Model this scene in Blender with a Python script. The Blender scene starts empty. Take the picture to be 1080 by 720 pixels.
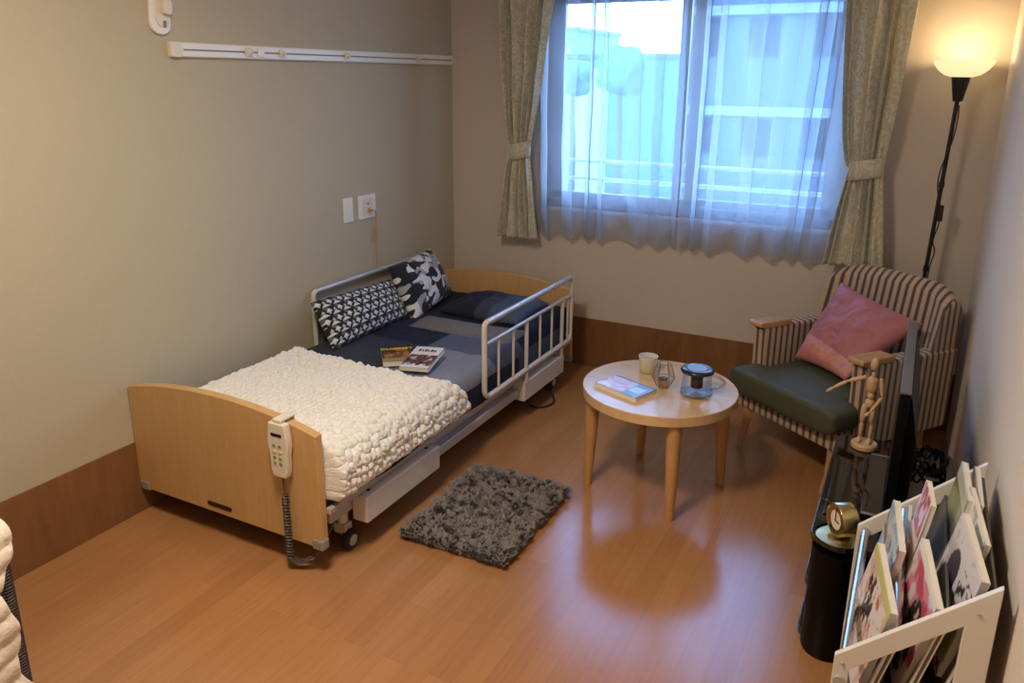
import bpy, bmesh, math, random
import numpy as np
from mathutils import Vector, Matrix, noise
random.seed(7); rng = np.random.default_rng(7)
PI = math.pi
scn = bpy.context.scene
COL = scn.collection

# ------------------------------------------------------------------ materials
def lin(c):
    return tuple(((v/255)/12.92 if v/255 <= .04045 else ((v/255+.055)/1.055)**2.4) for v in c)
class NT:
    """small helper round a node tree"""
    def __init__(s, name):
        s.m = bpy.data.materials.new(name); s.m.use_nodes = True
        s.t = s.m.node_tree; s.n = s.t.nodes; s.l = s.t.links
        s.b = s.n['Principled BSDF']; s.out = s.n['Material Output']
    def add(s, typ, **kw):
        n = s.n.new(typ)
        for k, v in kw.items():
            if k in n.inputs: n.inputs[k].default_value = v
            else: setattr(n, k, v)
        return n
    def link(s, a, b): s.l.new(a, b)
    def math(s, op, a, b=None):
        n = s.n.new('ShaderNodeMath'); n.operation = op
        for i, v in enumerate((a, b)):
            if v is None: continue
            if isinstance(v, (int, float)): n.inputs[i].default_value = v
            else: s.link(v, n.inputs[i])
        return n.outputs[0]
    def mix(s, f, a, b):
        n = s.n.new('ShaderNodeMix'); n.data_type = 'RGBA'
        if isinstance(f, (int, float)): n.inputs[0].default_value = f
        else: s.link(f, n.inputs[0])
        for i, v in ((6, a), (7, b)):
            if isinstance(v, tuple): n.inputs[i].default_value = (*v[:3], 1)
            else: s.link(v, n.inputs[i])
        return n.outputs[2]
    def coord(s, which='Object', scale=(1, 1, 1), rot=(0, 0, 0)):
        c = s.add('ShaderNodeTexCoord'); mp = s.add('ShaderNodeMapping')
        mp.inputs['Scale'].default_value = scale; mp.inputs['Rotation'].default_value = rot
        s.link(c.outputs[which], mp.inputs['Vector']); return mp.outputs[0]
    def noise(s, vec, scale, detail=3, rough=.5):
        n = s.add('ShaderNodeTexNoise', Scale=scale, Detail=detail, Roughness=rough)
        s.link(vec, n.inputs['Vector']); return n.outputs[0]
    def bump(s, h, strength, dist=.01):
        n = s.add('ShaderNodeBump', Strength=strength, Distance=dist)
        s.link(h, n.inputs['Height']); s.link(n.outputs[0], s.b.inputs['Normal'])

def plain(name, rgb, rough=.5, metal=0., spec=.5, coat=0., var=.0, vscale=30, bump=0., bscale=200, alpha=None, trans=0., sheen=0.):
    t = NT(name); c = lin(rgb)
    t.b.inputs['Base Color'].default_value = (*c, 1); t.b.inputs['Roughness'].default_value = rough
    t.b.inputs['Metallic'].default_value = metal; t.b.inputs['Specular IOR Level'].default_value = spec
    t.b.inputs['Coat Weight'].default_value = coat; t.b.inputs['Transmission Weight'].default_value = trans
    t.b.inputs['Sheen Weight'].default_value = sheen
    v = t.coord()
    if var:
        n = t.noise(v, vscale)
        t.link(t.mix(n, tuple(x*(1-var) for x in c), tuple(min(1, x*(1+var)) for x in c)), t.b.inputs['Base Color'])
    if bump: t.bump(t.noise(v, bscale), bump)
    return t.m
def wood(name, rgb, dark, scale=(1, 1, 1), rough=.4, coat=.0):
    t = NT(name); v = t.coord(scale=scale)
    n = t.noise(v, 6, 6, .6); n2 = t.noise(v, 1.3, 2)
    f = t.math('ADD', t.math('MULTIPLY', n, .6), t.math('MULTIPLY', n2, .4))
    r = t.add('ShaderNodeValToRGB'); r.color_ramp.elements[0].position = .35; r.color_ramp.elements[1].position = .65
    r.color_ramp.elements[0].color = (*lin(dark), 1); r.color_ramp.elements[1].color = (*lin(rgb), 1)
    t.link(f, r.inputs[0]); t.link(r.outputs[0], t.b.inputs['Base Color'])
    t.b.inputs['Roughness'].default_value = rough; t.b.inputs['Coat Weight'].default_value = coat
    t.b.inputs['Coat Roughness'].default_value = .15
    return t.m
def painted(name, rough=.6, coat=0., bump=0., bscale=300, sheen=0.):
    """colour read from the woven / printed pattern stored on the mesh"""
    t = NT(name); a = t.add('ShaderNodeAttribute'); a.attribute_name = 'pattern'
    t.link(a.outputs['Color'], t.b.inputs['Base Color']); t.b.inputs['Roughness'].default_value = rough
    t.b.inputs['Coat Weight'].default_value = coat; t.b.inputs['Sheen Weight'].default_value = sheen
    if bump: t.bump(t.noise(t.coord(), bscale), bump)
    return t.m
def emit(name, rgb, strength):
    t = NT(name); t.b.inputs['Base Color'].default_value = (*lin(rgb), 1)
    t.b.inputs['Emission Color'].default_value = (*lin(rgb), 1); t.b.inputs['Emission Strength'].default_value = strength
    return t.m

M = {}
def floor_mat():
    t = NT('floor_wood'); v = t.coord(rot=(0, 0, PI/2))
    def brick(w, h, off):
        b = t.add('ShaderNodeTexBrick', Scale=1.0); b.offset = off; b.squash = 1
        b.inputs['Brick Width'].default_value = w; b.inputs['Row Height'].default_value = h
        b.inputs['Mortar Size'].default_value = .0007; b.inputs['Mortar Smooth'].default_value = .2; b.inputs['Bias'].default_value = 0
        b.inputs['Color1'].default_value = (0, 0, 0, 1); b.inputs['Color2'].default_value = (1, 1, 1, 1); b.inputs['Mortar'].default_value = (.2, .2, .2, 1)
        t.link(v, b.inputs['Vector']); return b
    b = brick(.62, .0755, .37)
    g = t.noise(t.coord(scale=(26, 1.1, 1)), 3.2, 6, .72)
    f = t.math('ADD', t.math('MULTIPLY', b.outputs['Color'], .26), t.math('MULTIPLY', g, .74))
    c = t.mix(f, lin((148, 98, 60)), lin((192, 140, 92)))
    c = t.mix(t.math('MULTIPLY', b.outputs['Fac'], .22), c, lin((92, 56, 32)))
    t.link(c, t.b.inputs['Base Color'])
    r = t.math('ADD', .15, t.math('MULTIPLY', t.noise(t.coord(scale=(12, 1.5, 1)), 4), .1))
    t.link(r, t.b.inputs['Roughness']); t.b.inputs['Specular IOR Level'].default_value = .5
    t.b.inputs['Coat Weight'].default_value = .55; t.b.inputs['Coat Roughness'].default_value = .16
    return t.m
def wall_mat(name, rgb, weave=.25, var=.04):
    t = NT(name); c = lin(rgb)
    n = t.noise(t.coord(scale=(1, 1, 9)), 28, 4, .6); n2 = t.noise(t.coord(scale=(1, 1, .12)), 130, 2)
    f = t.math('ADD', t.math('MULTIPLY', n, .6), t.math('MULTIPLY', n2, .4))
    t.link(t.mix(f, tuple(x*(1-var*2) for x in c), tuple(x*(1+var*2) for x in c)), t.b.inputs['Base Color'])
    t.b.inputs['Roughness'].default_value = .85; t.b.inputs['Specular IOR Level'].default_value = .25
    t.bump(f, weave, .002); return t.m
def stripe_mat(name, use_x_on):
    """woven stripes; the stripe runs across x or y depending on the face's own direction"""
    t = NT(name); tc = t.add('ShaderNodeTexCoord')
    so = t.add('ShaderNodeSeparateXYZ'); t.link(tc.outputs['Object'], so.inputs[0])
    sn = t.add('ShaderNodeSeparateXYZ'); t.link(tc.outputs['Normal'], sn.inputs[0])
    if use_x_on == 'front':
        k = t.math('GREATER_THAN', t.math('ABSOLUTE', sn.outputs[1]), .72)       # arms: x only on faces that look forward
    else:
        k = t.math('LESS_THAN', t.math('ABSOLUTE', sn.outputs[0]), .72)          # back and base: x except on the sides
    co = t.math('ADD', t.math('MULTIPLY', so.outputs[0], k), t.math('MULTIPLY', so.outputs[1], t.math('SUBTRACT', 1, k)))
    p = t.math('FRACT', t.math('ADD', t.math('MULTIPLY', co, 1/.035), 40.25))
    d = t.math('ABSOLUTE', t.math('SUBTRACT', p, .5))
    dark = t.math('LESS_THAN', d, .17); mid = t.math('LESS_THAN', d, .24)
    c = t.mix(mid, lin((190, 166, 140)), lin((140, 112, 96))); c = t.mix(dark, c, lin((92, 70, 64)))
    t.link(c, t.b.inputs['Base Color']); t.b.inputs['Roughness'].default_value = .9; t.b.inputs['Sheen Weight'].default_value = .2
    t.bump(t.noise(tc.outputs['Object'], 600), .3, .002); return t.m
def drape_mat():
    t = NT('drape_fabric'); v = t.coord()
    d = t.add('ShaderNodeTexNoise', Scale=14., Detail=2.); t.link(v, d.inputs['Vector'])
    mx = t.add('ShaderNodeMix'); mx.data_type = 'VECTOR'; mx.inputs[0].default_value = .12
    t.link(v, mx.inputs[4]); t.link(d.outputs['Color'], mx.inputs[5])
    w = t.add('ShaderNodeTexWave', Scale=13., Distortion=9., Detail=1.5); w.inputs['Detail Scale'].default_value = 2.2
    t.link(mx.outputs[1], w.inputs['Vector'])
    r = t.add('ShaderNodeValToRGB'); r.color_ramp.elements[0].position = .48; r.color_ramp.elements[1].position = .62
    r.color_ramp.elements[0].color = (*lin((212, 208, 186)), 1); r.color_ramp.elements[1].color = (*lin((232, 228, 210)), 1)
    t.link(w.outputs[0], r.inputs[0])
    t.link(r.outputs[0], t.b.inputs['Base Color']); t.b.inputs['Roughness'].default_value = .7; t.b.inputs['Sheen Weight'].default_value = .3
    tr = t.add('ShaderNodeBsdfTranslucent'); t.link(r.outputs[0], tr.inputs['Color'])
    ms = t.add('ShaderNodeMixShader'); ms.inputs[0].default_value = .3
    t.link(t.b.outputs[0], ms.inputs[1]); t.link(tr.outputs[0], ms.inputs[2]); t.link(ms.outputs[0], t.out.inputs['Surface'])
    return t.m
def sheer_mat():
    t = NT('sheer_voile')
    tp = t.add('ShaderNodeBsdfTransparent'); tp.inputs[0].default_value = (.95, .97, 1, 1)
    tl = t.add('ShaderNodeBsdfTranslucent'); tl.inputs[0].default_value = (.52, .56, .62, 1)
    df = t.add('ShaderNodeBsdfDiffuse'); df.inputs[0].default_value = (.86, .88, .90, 1)
    m1 = t.add('ShaderNodeMixShader'); m1.inputs[0].default_value = .25
    t.link(tl.outputs[0], m1.inputs[1]); t.link(df.outputs[0], m1.inputs[2])
    # thread coverage grows as the cloth turns edge-on
    lw = t.add('ShaderNodeLayerWeight'); lw.inputs['Blend'].default_value = .5
    f = t.math('ADD', .50, t.math('MULTIPLY', t.math('POWER', lw.outputs['Facing'], 1.15), .75))
    m2 = t.add('ShaderNodeMixShader'); t.link(f, m2.inputs[0])
    t.link(tp.outputs[0], m2.inputs[1]); t.link(m1.outputs[0], m2.inputs[2]); t.link(m2.outputs[0], t.out.inputs['Surface'])
    t.n.remove(t.b); return t.m
def pane_mat(name, tint=(1, 1, 1), gloss=.06):
    t = NT(name); tp = t.add('ShaderNodeBsdfTransparent'); tp.inputs[0].default_value = (*tint, 1)
    g = t.add('ShaderNodeBsdfGlossy', Roughness=.02); lw = t.add('ShaderNodeLayerWeight'); lw.inputs['Blend'].default_value = .3
    f = t.math('ADD', gloss*.3, t.math('MULTIPLY', lw.outputs['Fresnel'], .45))
    ms = t.add('ShaderNodeMixShader'); t.link(f, ms.inputs[0]); t.link(tp.outputs[0], ms.inputs[1]); t.link(g.outputs[0], ms.inputs[2])
    t.link(ms.outputs[0], t.out.inputs['Surface']); t.n.remove(t.b); return t.m
def shade_mat():
    t = NT('lamp_glass'); c = lin((255, 244, 214))
    t.b.inputs['Base Color'].default_value = (*c, 1); t.b.inputs['Roughness'].default_value = .35
    t.b.inputs['Emission Color'].default_value = (*lin((255, 238, 176)), 1); t.b.inputs['Emission Strength'].default_value = .6
    return t.m
def wicker_mat():
    t = NT('dark_rattan'); v = t.coord()
    w = t.add('ShaderNodeTexWave', Scale=38., Distortion=2.); w.bands_direction = 'Z'; t.link(v, w.inputs['Vector'])
    c = t.mix(w.outputs[0], lin((26, 19, 14)), lin((74, 56, 40))); t.link(c, t.b.inputs['Base Color'])
    t.b.inputs['Roughness'].default_value = .55; t.bump(w.outputs[0], .8, .01); return t.m

M['floor'] = floor_mat()
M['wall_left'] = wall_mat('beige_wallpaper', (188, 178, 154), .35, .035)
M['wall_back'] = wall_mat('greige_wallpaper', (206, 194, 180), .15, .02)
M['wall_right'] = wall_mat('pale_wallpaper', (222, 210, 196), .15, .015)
M['ceiling'] = wall_mat('ceiling_paper', (232, 228, 220), .1, .01)
M['baseboard'] = wood('brown_board', (138, 96, 58), (118, 78, 44), (6, 6, 1), .5)
M['maple'] = wood('maple_board', (208, 168, 114), (198, 156, 100), (14, 2, 1.2), .38)
M['maple_leg'] = wood('beech_leg', (205, 158, 102), (186, 138, 84), (9, 9, 1), .35, .2)
M['maple_top'] = wood('beech_top', (222, 188, 140), (210, 172, 122), (2, 16, 2), .24, .5)
M['arm_wood'] = wood('armrest_wood', (200, 156, 104), (180, 134, 82), (8, 2, 8), .35, .2)
M['grey_plastic'] = plain('grey_plastic', (176, 172, 164), .45)
M['cap_grey'] = plain('cap_grey', (150, 144, 134), .5)
M['ivory'] = plain('ivory_enamel', (214, 206, 194), .35, var=.02)
M['silver'] = plain('silver_enamel', (196, 192, 186), .32, metal=.35)
M['steel'] = plain('brushed_steel', (205, 206, 208), .25, metal=1)
M['dark_steel'] = plain('dark_steel', (58, 57, 58), .45, metal=.6)
M['black'] = plain('black_plastic', (18, 18, 19), .42)
M['column_black'] = plain('column_black', (9, 9, 10), .4, spec=.12)
M['black_gloss'] = plain('black_gloss', (10, 10, 11), .06, coat=.6)
M['black_glass'] = plain('smoked_glass', (26, 26, 24), .05, coat=.5)
M['screen'] = plain('tv_screen', (8, 8, 10), .12)
M['tv_grey'] = plain('tv_grey_edge', (96, 99, 102), .3)
M['rubber'] = plain('rubber', (30, 29, 29), .7)
M['white_plastic'] = plain('white_plastic', (236, 232, 222), .35)
M['cream_plastic'] = plain('cream_plastic', (226, 216, 196), .4)
M['groove'] = plain('groove_shade', (132, 128, 120), .6)  # grey for buttons and lens; paints the shade in rail groove and slot
M['cord_orange'] = plain('orange_cord', (196, 138, 84), .6)
M['cable'] = plain('black_cable', (16, 15, 15), .5)
M['cable_grey'] = plain('grey_cable', (84, 76, 70), .5)
M['mattress'] = plain('mattress_cover', (92, 104, 126), .9, bump=.2)
M['quilt'] = painted('quilt_cotton', .85, bump=.12, bscale=250)
M['cushion_print'] = painted('cushion_print', .85, bump=.1, sheen=.1)
M['pink'] = painted('pink_silk', .55, bump=.05, bscale=400, sheen=.1)
M['print'] = painted('printed_paper', .3, coat=.2)
M['blanket'] = plain('cream_wool', (243, 239, 231), .95, var=.06, vscale=60, bump=.5, bscale=260, sheen=.3)
M['throw'] = plain('cream_quilting', (240, 226, 204), .8, var=.03, bump=.3, bscale=90, sheen=.2)
M['pile'] = painted('rug_pile', .9, sheen=.2)
M['rug_base'] = plain('rug_backing', (104, 96, 90), .95)
M['green'] = plain('green_vinyl', (74, 77, 56), .6, var=.05, vscale=6, bump=.1)
M['stripe_back'] = stripe_mat('stripe_upright', 'sides')
M['stripe_arm'] = stripe_mat('stripe_arm', 'front')
M['drape'] = drape_mat()
M['sheer'] = sheer_mat()
M['glass'] = pane_mat('window_glass')
M['jug_glass'] = pane_mat('clear_glass', (.97, .98, .98), .08)
M['handle_glass'] = pane_mat('handle_glass', (.86, .88, .90), .7)
M['tint_glass'] = pane_mat('tinted_glass', (.62, .55, .52), .1)
M['alu'] = plain('window_aluminium', (178, 182, 188), .4, metal=.3)
M['ceramic'] = plain('cream_ceramic', (214, 208, 186), .4, var=.02)
M['lid'] = plain('navy_lid', (22, 28, 40), .18, coat=.4)
M['lid_top'] = plain('blue_lid_disc', (150, 170, 196), .15, coat=.4)
M['tea'] = plain('candle_brown', (96, 66, 56), .6)
M['wire'] = plain('copper_wire', (150, 122, 92), .35, metal=.8)
M['brass'] = plain('brass', (204, 186, 132), .26, metal=1)
def spun():
    t = NT('spun_brass'); t.b.inputs['Base Color'].default_value = (*lin((214, 198, 146)), 1); t.b.inputs['Metallic'].default_value = 1
    t.b.inputs['Roughness'].default_value = .32; t.b.inputs['Anisotropic'].default_value = .9
    g = t.add('ShaderNodeTangent'); g.direction_type = 'RADIAL'; g.axis = 'Z'; t.link(g.outputs[0], t.b.inputs['Tangent']); return t.m
M['brass_spun'] = spun()
M['clock_face'] = plain('clock_face', (224, 214, 190), .5)
M['pages'] = plain('page_edges', (226, 220, 204), .8, var=.06, vscale=200)
M['manikin'] = wood('manikin_wood', (214, 178, 134), (196, 156, 110), (6, 6, 2), .5)
M['shade'] = shade_mat()
M['rattan'] = wicker_mat()
M['rack'] = plain('rack_white', (226, 220, 208), .4)
M['rack_shaded'] = plain('rack_shaded', (92, 86, 80), .5)  # white rack plates, with the shade inside the rack put into the colour
M['yellow_ink'] = plain('yellow_lettering', (232, 206, 96), .4)
M['dark_ink'] = plain('dark_lettering', (54, 44, 44), .4)
M['green_led'] = plain('green_button', (120, 176, 60), .4)
M['outer_wall'] = plain('outer_wall', (56, 75, 96), .8, var=.04, vscale=1)  # darker than a real facade, its shade is put into the colour
M['outer_band'] = plain('outer_band', (112, 128, 142), .7)
M['outer_glass'] = plain('outer_window', (6, 8, 12), .6, spec=.1)
M['far_wall'] = plain('far_wall', (120, 168, 176), .8)  # cyan of the distant haze is mixed into the wall colour
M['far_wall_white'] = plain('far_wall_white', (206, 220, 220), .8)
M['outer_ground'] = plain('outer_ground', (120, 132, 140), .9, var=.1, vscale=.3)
M['leaf'] = plain('far_foliage', (88, 140, 142), .8, var=.3, vscale=3)  # lightened towards blue, distance haze painted into the leaves
M['trunk'] = plain('far_trunk', (96, 84, 72), .9)
M['guard'] = plain('guard_white', (240, 242, 242), .4)
M['ceiling_lamp'] = emit('ceiling_lamp', (255, 226, 188), 3.0)

# ------------------------------------------------------------------ geometry helpers
def T(x=0, y=0, z=0): return Matrix.Translation((x, y, z))
def R(a, ax): return Matrix.Rotation(a, 4, ax)
class MB:
    def __init__(s): s.v = []; s.f = []; s.c = None
    def _add(s, vs, fs, mat=None):
        o = len(s.v)
        s.v += [tuple(mat @ Vector(p)) if mat else tuple(p) for p in vs]
        s.f += [tuple(i+o for i in f) for f in fs]; return s
    def box(s, x0, x1, y0, y1, z0, z1, mat=None):
        vs = [(x, y, z) for z in (z0, z1) for y in (y0, y1) for x in (x0, x1)]
        return s._add(vs, [(0, 2, 3, 1), (4, 5, 7, 6), (0, 1, 5, 4), (2, 6, 7, 3), (0, 4, 6, 2), (1, 3, 7, 5)], mat)
    def prism(s, poly, axis, a, b, mat=None):
        """closed outline pushed along an axis: axis 'y' takes (x,z), 'x' takes (y,z), 'z' takes (x,y)"""
        def P(p, t): return {'y': (p[0], t, p[1]), 'x': (t, p[0], p[1]), 'z': (p[0], p[1], t)}[axis]
        n = len(poly); vs = [P(p, a) for p in poly]+[P(p, b) for p in poly]
        fs = [tuple(range(n)), tuple(range(2*n-1, n-1, -1))]+[(i, i+n, (i+1) % n+n, (i+1) % n) for i in range(n)]
        return s._add(vs, fs, mat)
    def tube(s, pts, r, seg=10, cap=True, mat=None, flat=1.0):
        pts = [Vector(p) for p in pts]; n = len(pts)
        rs = r if isinstance(r, (list, tuple)) else [r]*n
        vs = []; ref = None
        for i, p in enumerate(pts):
            d = (pts[min(i+1, n-1)]-pts[max(i-1, 0)]).normalized()
            if ref is None: ref = Vector((0, 0, 1)) if abs(d.z) < .9 else Vector((1, 0, 0))
            u = d.cross(ref)
            if u.length < 1e-4: u = d.orthogonal()
            u.normalize(); w = u.cross(d).normalized(); ref = w
            for k in range(seg):
                a = 2*PI*k/seg; vs.append(p+(u*math.cos(a)+w*math.sin(a)*flat)*rs[i])
        fs = [(i*seg+k, i*seg+(k+1) % seg, (i+1)*seg+(k+1) % seg, (i+1)*seg+k) for i in range(n-1) for k in range(seg)]
        if cap: fs += [tuple(range(seg-1, -1, -1)), tuple((n-1)*seg+k for k in range(seg))]
        return s._add(vs, fs, mat)
    def lathe(s, prof, seg=32, mat=None, cap=True):
        """profile of (radius, z) turned about z"""
        vs = [(r*math.cos(2*PI*k/seg), r*math.sin(2*PI*k/seg), z) for r, z in prof for k in range(seg)]
        n = len(prof)
        fs = [(i*seg+k, i*seg+(k+1) % seg, (i+1)*seg+(k+1) % seg, (i+1)*seg+k) for i in range(n-1) for k in range(seg)]
        if cap: fs += [tuple(range(seg-1, -1, -1)), tuple((n-1)*seg+k for k in range(seg))]
        return s._add(vs, fs, mat)
    def ball(s, c, r, seg=16, rings=10, mat=None):
        rx, ry, rz = r if isinstance(r, (tuple, list)) else (r, r, r)
        vs = [(c[0], c[1], c[2]-rz)]
        for i in range(1, rings):
            a = PI*i/rings-PI/2
            for k in range(seg):
                b = 2*PI*k/seg; vs.append((c[0]+rx*math.cos(a)*math.cos(b), c[1]+ry*math.cos(a)*math.sin(b), c[2]+rz*math.sin(a)))
        vs.append((c[0], c[1], c[2]+rz)); e = len(vs)-1
        fs = [(0, 1+(k+1) % seg, 1+k) for k in range(seg)]
        fs += [(1+i*seg+k, 1+i*seg+(k+1) % seg, 1+(i+1)*seg+(k+1) % seg, 1+(i+1)*seg+k) for i in range(rings-2) for k in range(seg)]
        fs += [(e, 1+(rings-2)*seg+k, 1+(rings-2)*seg+(k+1) % seg) for k in range(seg)]
        return s._add(vs, fs, mat)
    def grid(s, P, cols=None):
        """P: array (nu, nv, 3)"""
        nu, nv = P.shape[:2]; o = len(s.v)
        s.v += [tuple(p) for p in P.reshape(-1, 3)]
        s.f += [(o+i*nv+j, o+(i+1)*nv+j, o+(i+1)*nv+j+1, o+i*nv+j+1) for i in range(nu-1) for j in range(nv-1)]
        if cols is not None:
            c = np.asarray(cols).reshape(-1, 3); s.c = c if s.c is None else np.vstack([s.c, c])
        return s
    def build(s, name, m, parent=None, smooth=35, bevel=0, seg=2, loc=None, solid=0, weld=False, subd=0):
        me = bpy.data.meshes.new(name); me.from_pydata(s.v, [], s.f); me.update()
        if s.c is not None:
            at = me.color_attributes.new('pattern', 'FLOAT_COLOR', 'POINT')
            buf = np.ones((len(s.v), 4), dtype=np.float32); buf[:len(s.c), :3] = s.c
            at.data.foreach_set('color', buf.ravel())
        bm = bmesh.new(); bm.from_mesh(me)
        if weld: bmesh.ops.remove_doubles(bm, verts=bm.verts, dist=1e-5)
        bmesh.ops.recalc_face_normals(bm, faces=bm.faces); bm.to_mesh(me); bm.free()
        me.materials.append(m if not isinstance(m, str) else M[m])
        if smooth:
            me.shade_smooth()
            if smooth < 180: me.set_sharp_from_angle(angle=math.radians(smooth))
        o = bpy.data.objects.new(name, me); COL.objects.link(o)
        if parent: o.parent = parent
        if loc: o.location = loc
        if solid:
            md = o.modifiers.new('thickness', 'SOLIDIFY'); md.thickness = solid; md.offset = 0
        if bevel:
            md = o.modifiers.new('soft_edges', 'BEVEL'); md.width = bevel; md.segments = seg; md.limit_method = 'ANGLE'; md.angle_limit = math.radians(40)
            if smooth: me.set_sharp_from_angle(angle=PI)
            o.modifiers.new('normals', 'WEIGHTED_NORMAL')
        if subd:
            md = o.modifiers.new('round', 'SUBSURF'); md.levels = subd; md.render_levels = subd
        return o
def tag(o, label=None, cat=None, group=None, kind=None):
    for k, v in (('label', label), ('category', cat), ('group', group), ('kind', kind)):
        if v: o[k] = v
    return o
def thing(name, label, cat, loc=(0, 0, 0), rz=0, group=None, rot=None):
    o = bpy.data.objects.new(name, None); COL.objects.link(o); o.location = loc
    o.rotation_euler = rot if rot else (0, 0, rz); o.empty_display_size = .1
    return tag(o, label, cat, group)
def copy_tree(o, parent=None):
    c = o.copy(); COL.objects.link(c)
    if parent: c.parent = parent
    for ch in list(o.children): copy_tree(ch, c)
    return c
def structure(o): o['kind'] = 'structure'; return o
def lettering(txt, size, m, parent, mat, name='title_lettering', depth=.0004, bold=.0):
    cu = bpy.data.curves.new(name, 'FONT'); cu.body = txt; cu.size = size; cu.extrude = depth; cu.offset = bold
    cu.align_x = 'CENTER'; cu.align_y = 'CENTER'; cu.materials.append(M[m])
    q = bpy.data.objects.new('text_source', cu); COL.objects.link(q)
    me = bpy.data.meshes.new_from_object(q.evaluated_get(bpy.context.evaluated_depsgraph_get()))
    bpy.data.objects.remove(q); bpy.data.curves.remove(cu)
    o = bpy.data.objects.new(name, me); COL.objects.link(o); o.parent = parent; o.matrix_local = mat; return o
def smoothstep(a, b, x):
    t = np.clip((x-a)/(b-a), 0, 1); return t*t*(3-2*t)
def vnoise(x, y, seed=0):
    """value noise on arrays"""
    r = np.random.default_rng(seed).random((64, 64))
    xi = np.floor(x).astype(int); yi = np.floor(y).astype(int); fx = x-xi; fy = y-yi
    fx = fx*fx*(3-2*fx); fy = fy*fy*(3-2*fy); g = lambda a, b: r[a % 64, b % 64]
    return (g(xi, yi)*(1-fx)+g(xi+1, yi)*fx)*(1-fy)+(g(xi, yi+1)*(1-fx)+g(xi+1, yi+1)*fx)*fy
def fbm(x, y, seed=0, o=3):
    return sum(vnoise(x*2**k, y*2**k, seed+k)/2**k for k in range(o))/sum(1/2**k for k in range(o))
def rounded(w, h, r, n=6, cx=0, cy=0):
    out = []
    for sx, sy, a0 in ((1, 1, 0), (-1, 1, PI/2), (-1, -1, PI), (1, -1, 3*PI/2)):
        for k in range(n+1):
            a = a0+PI/2*k/n; out.append((cx+sx*(w/2-r)+r*math.cos(a), cy+sy*(h/2-r)+r*math.sin(a)))
    return out

# ------------------------------------------------------------------ the room
W = 2.728; YF = -5.2; H = 2.45
structure(MB().box(-.12, W+.12, YF-.12, .16, -.12, 0).build('floor', 'floor', smooth=0))
structure(MB().box(-.12, W+.12, YF-.12, .16, H, H+.1).build('ceiling', 'ceiling', smooth=0))
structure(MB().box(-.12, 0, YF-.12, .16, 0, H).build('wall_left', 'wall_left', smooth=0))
structure(MB().box(W, W+.12, YF-.12, .16, 0, H).build('wall_right', 'wall_right', smooth=0))
structure(MB().box(0, W, YF-.12, YF, 0, H).build('wall_front', 'wall_right', smooth=0))
wx0, wx1, wz0, wz1 = .60, 2.13, .905, 2.06
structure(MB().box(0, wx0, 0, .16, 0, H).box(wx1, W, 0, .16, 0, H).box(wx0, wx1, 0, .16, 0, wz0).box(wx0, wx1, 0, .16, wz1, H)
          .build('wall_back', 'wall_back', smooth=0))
structure(MB().box(0, .005, YF, 0, 0, .285).build('baseboard_left', 'baseboard', smooth=0, bevel=.002))
structure(MB().box(.005, W, -.009, 0, 0, .285).build('baseboard_back', 'baseboard', smooth=0, bevel=.002))
win = bpy.data.objects.new('window_1', None); COL.objects.link(win); win.location = (0, 0, 0); structure(win)
fr = MB().box(wx0, wx0+.035, .03, .13, wz0, wz1).box(wx1-.035, wx1, .03, .13, wz0, wz1).box(wx0, wx1, .03, .13, wz0, wz0+.05).box(wx0, wx1, .03, .13, wz1-.04, wz1)
structure(fr.build('window_frame', 'alu', win, bevel=.002))
for a, b, y in ((wx0+.035, 1.43, .055), (1.30, wx1-.035, .095)):
    s = MB().box(a, a+.05, y-.015, y+.015, wz0+.05, wz1-.04).box(b-.05, b, y-.015, y+.015, wz0+.05, wz1-.04)
    s.box(a, b, y-.015, y+.015, wz0+.05, wz0+.085).box(a, b, y-.015, y+.015, wz1-.09, wz1-.04)
    so = structure(s.build('window_sash', 'alu', win, bevel=.002))
    structure(MB().box(a+.05, b-.05, y-.003, y+.003, wz0+.085, wz1-.09).build('window_pane', 'glass', so, smooth=0))
structure(MB().box(wx0, wx1, -.012, .03, wz0-.02, wz0).build('trim_1', 'white_plastic', smooth=0, bevel=.002))
# guard bars outside the glass
gb = thing('window_guard', 'white metal guard bars across the lower window outside the glass', 'railing', (0, .20, 0))
for z in (1.145, 1.045): MB().tube([(wx0-.1, 0, z), (wx1+.1, 0, z)], .011).build('guard_bar', 'guard', gb)
for x in (wx0-.08, wx1+.08): MB().box(x-.012, x+.012, -.045, .012, 1.0, 1.19).build('bracket', 'guard', gb)

# ------------------------------------------------------------------ view outside
GZ = -7.
structure(MB().box(-120, 60, 1.5, 160, GZ-.2, GZ).build('outside_ground', 'outer_ground', smooth=0))
bd = thing('apartment_building', 'grey blue apartment block with pale floor bands seen through the right pane', 'building', (0, 22, GZ))
MB().box(-4.75, 9, 0, 9, 0, 18).build('wall', 'outer_wall', bd, smooth=0)
for z in (1.6, 4.6, 7.6, 10.6, 13.6): MB().box(-4.85, 9.05, -.18, 0, z-.12, z+.16).build('floor_band', 'outer_band', bd, smooth=0)
for z in (4.6, 7.6, 10.6, 13.6):
    for a, b in ((-4.45, -3.75), (-2.85, -1.95), (-.95, .35), (1.3, 2.6), (3.4, 4.6)):
        w_ = MB().box(a, b, -.06, .02, z-1.35, z-.2).build('window', 'outer_glass', bd, smooth=0)
        MB().box((a+b)/2-.02, (a+b)/2+.02, -.09, -.06, z-1.35, z-.2).build('window_bar', 'outer_wall', w_, smooth=0)
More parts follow.
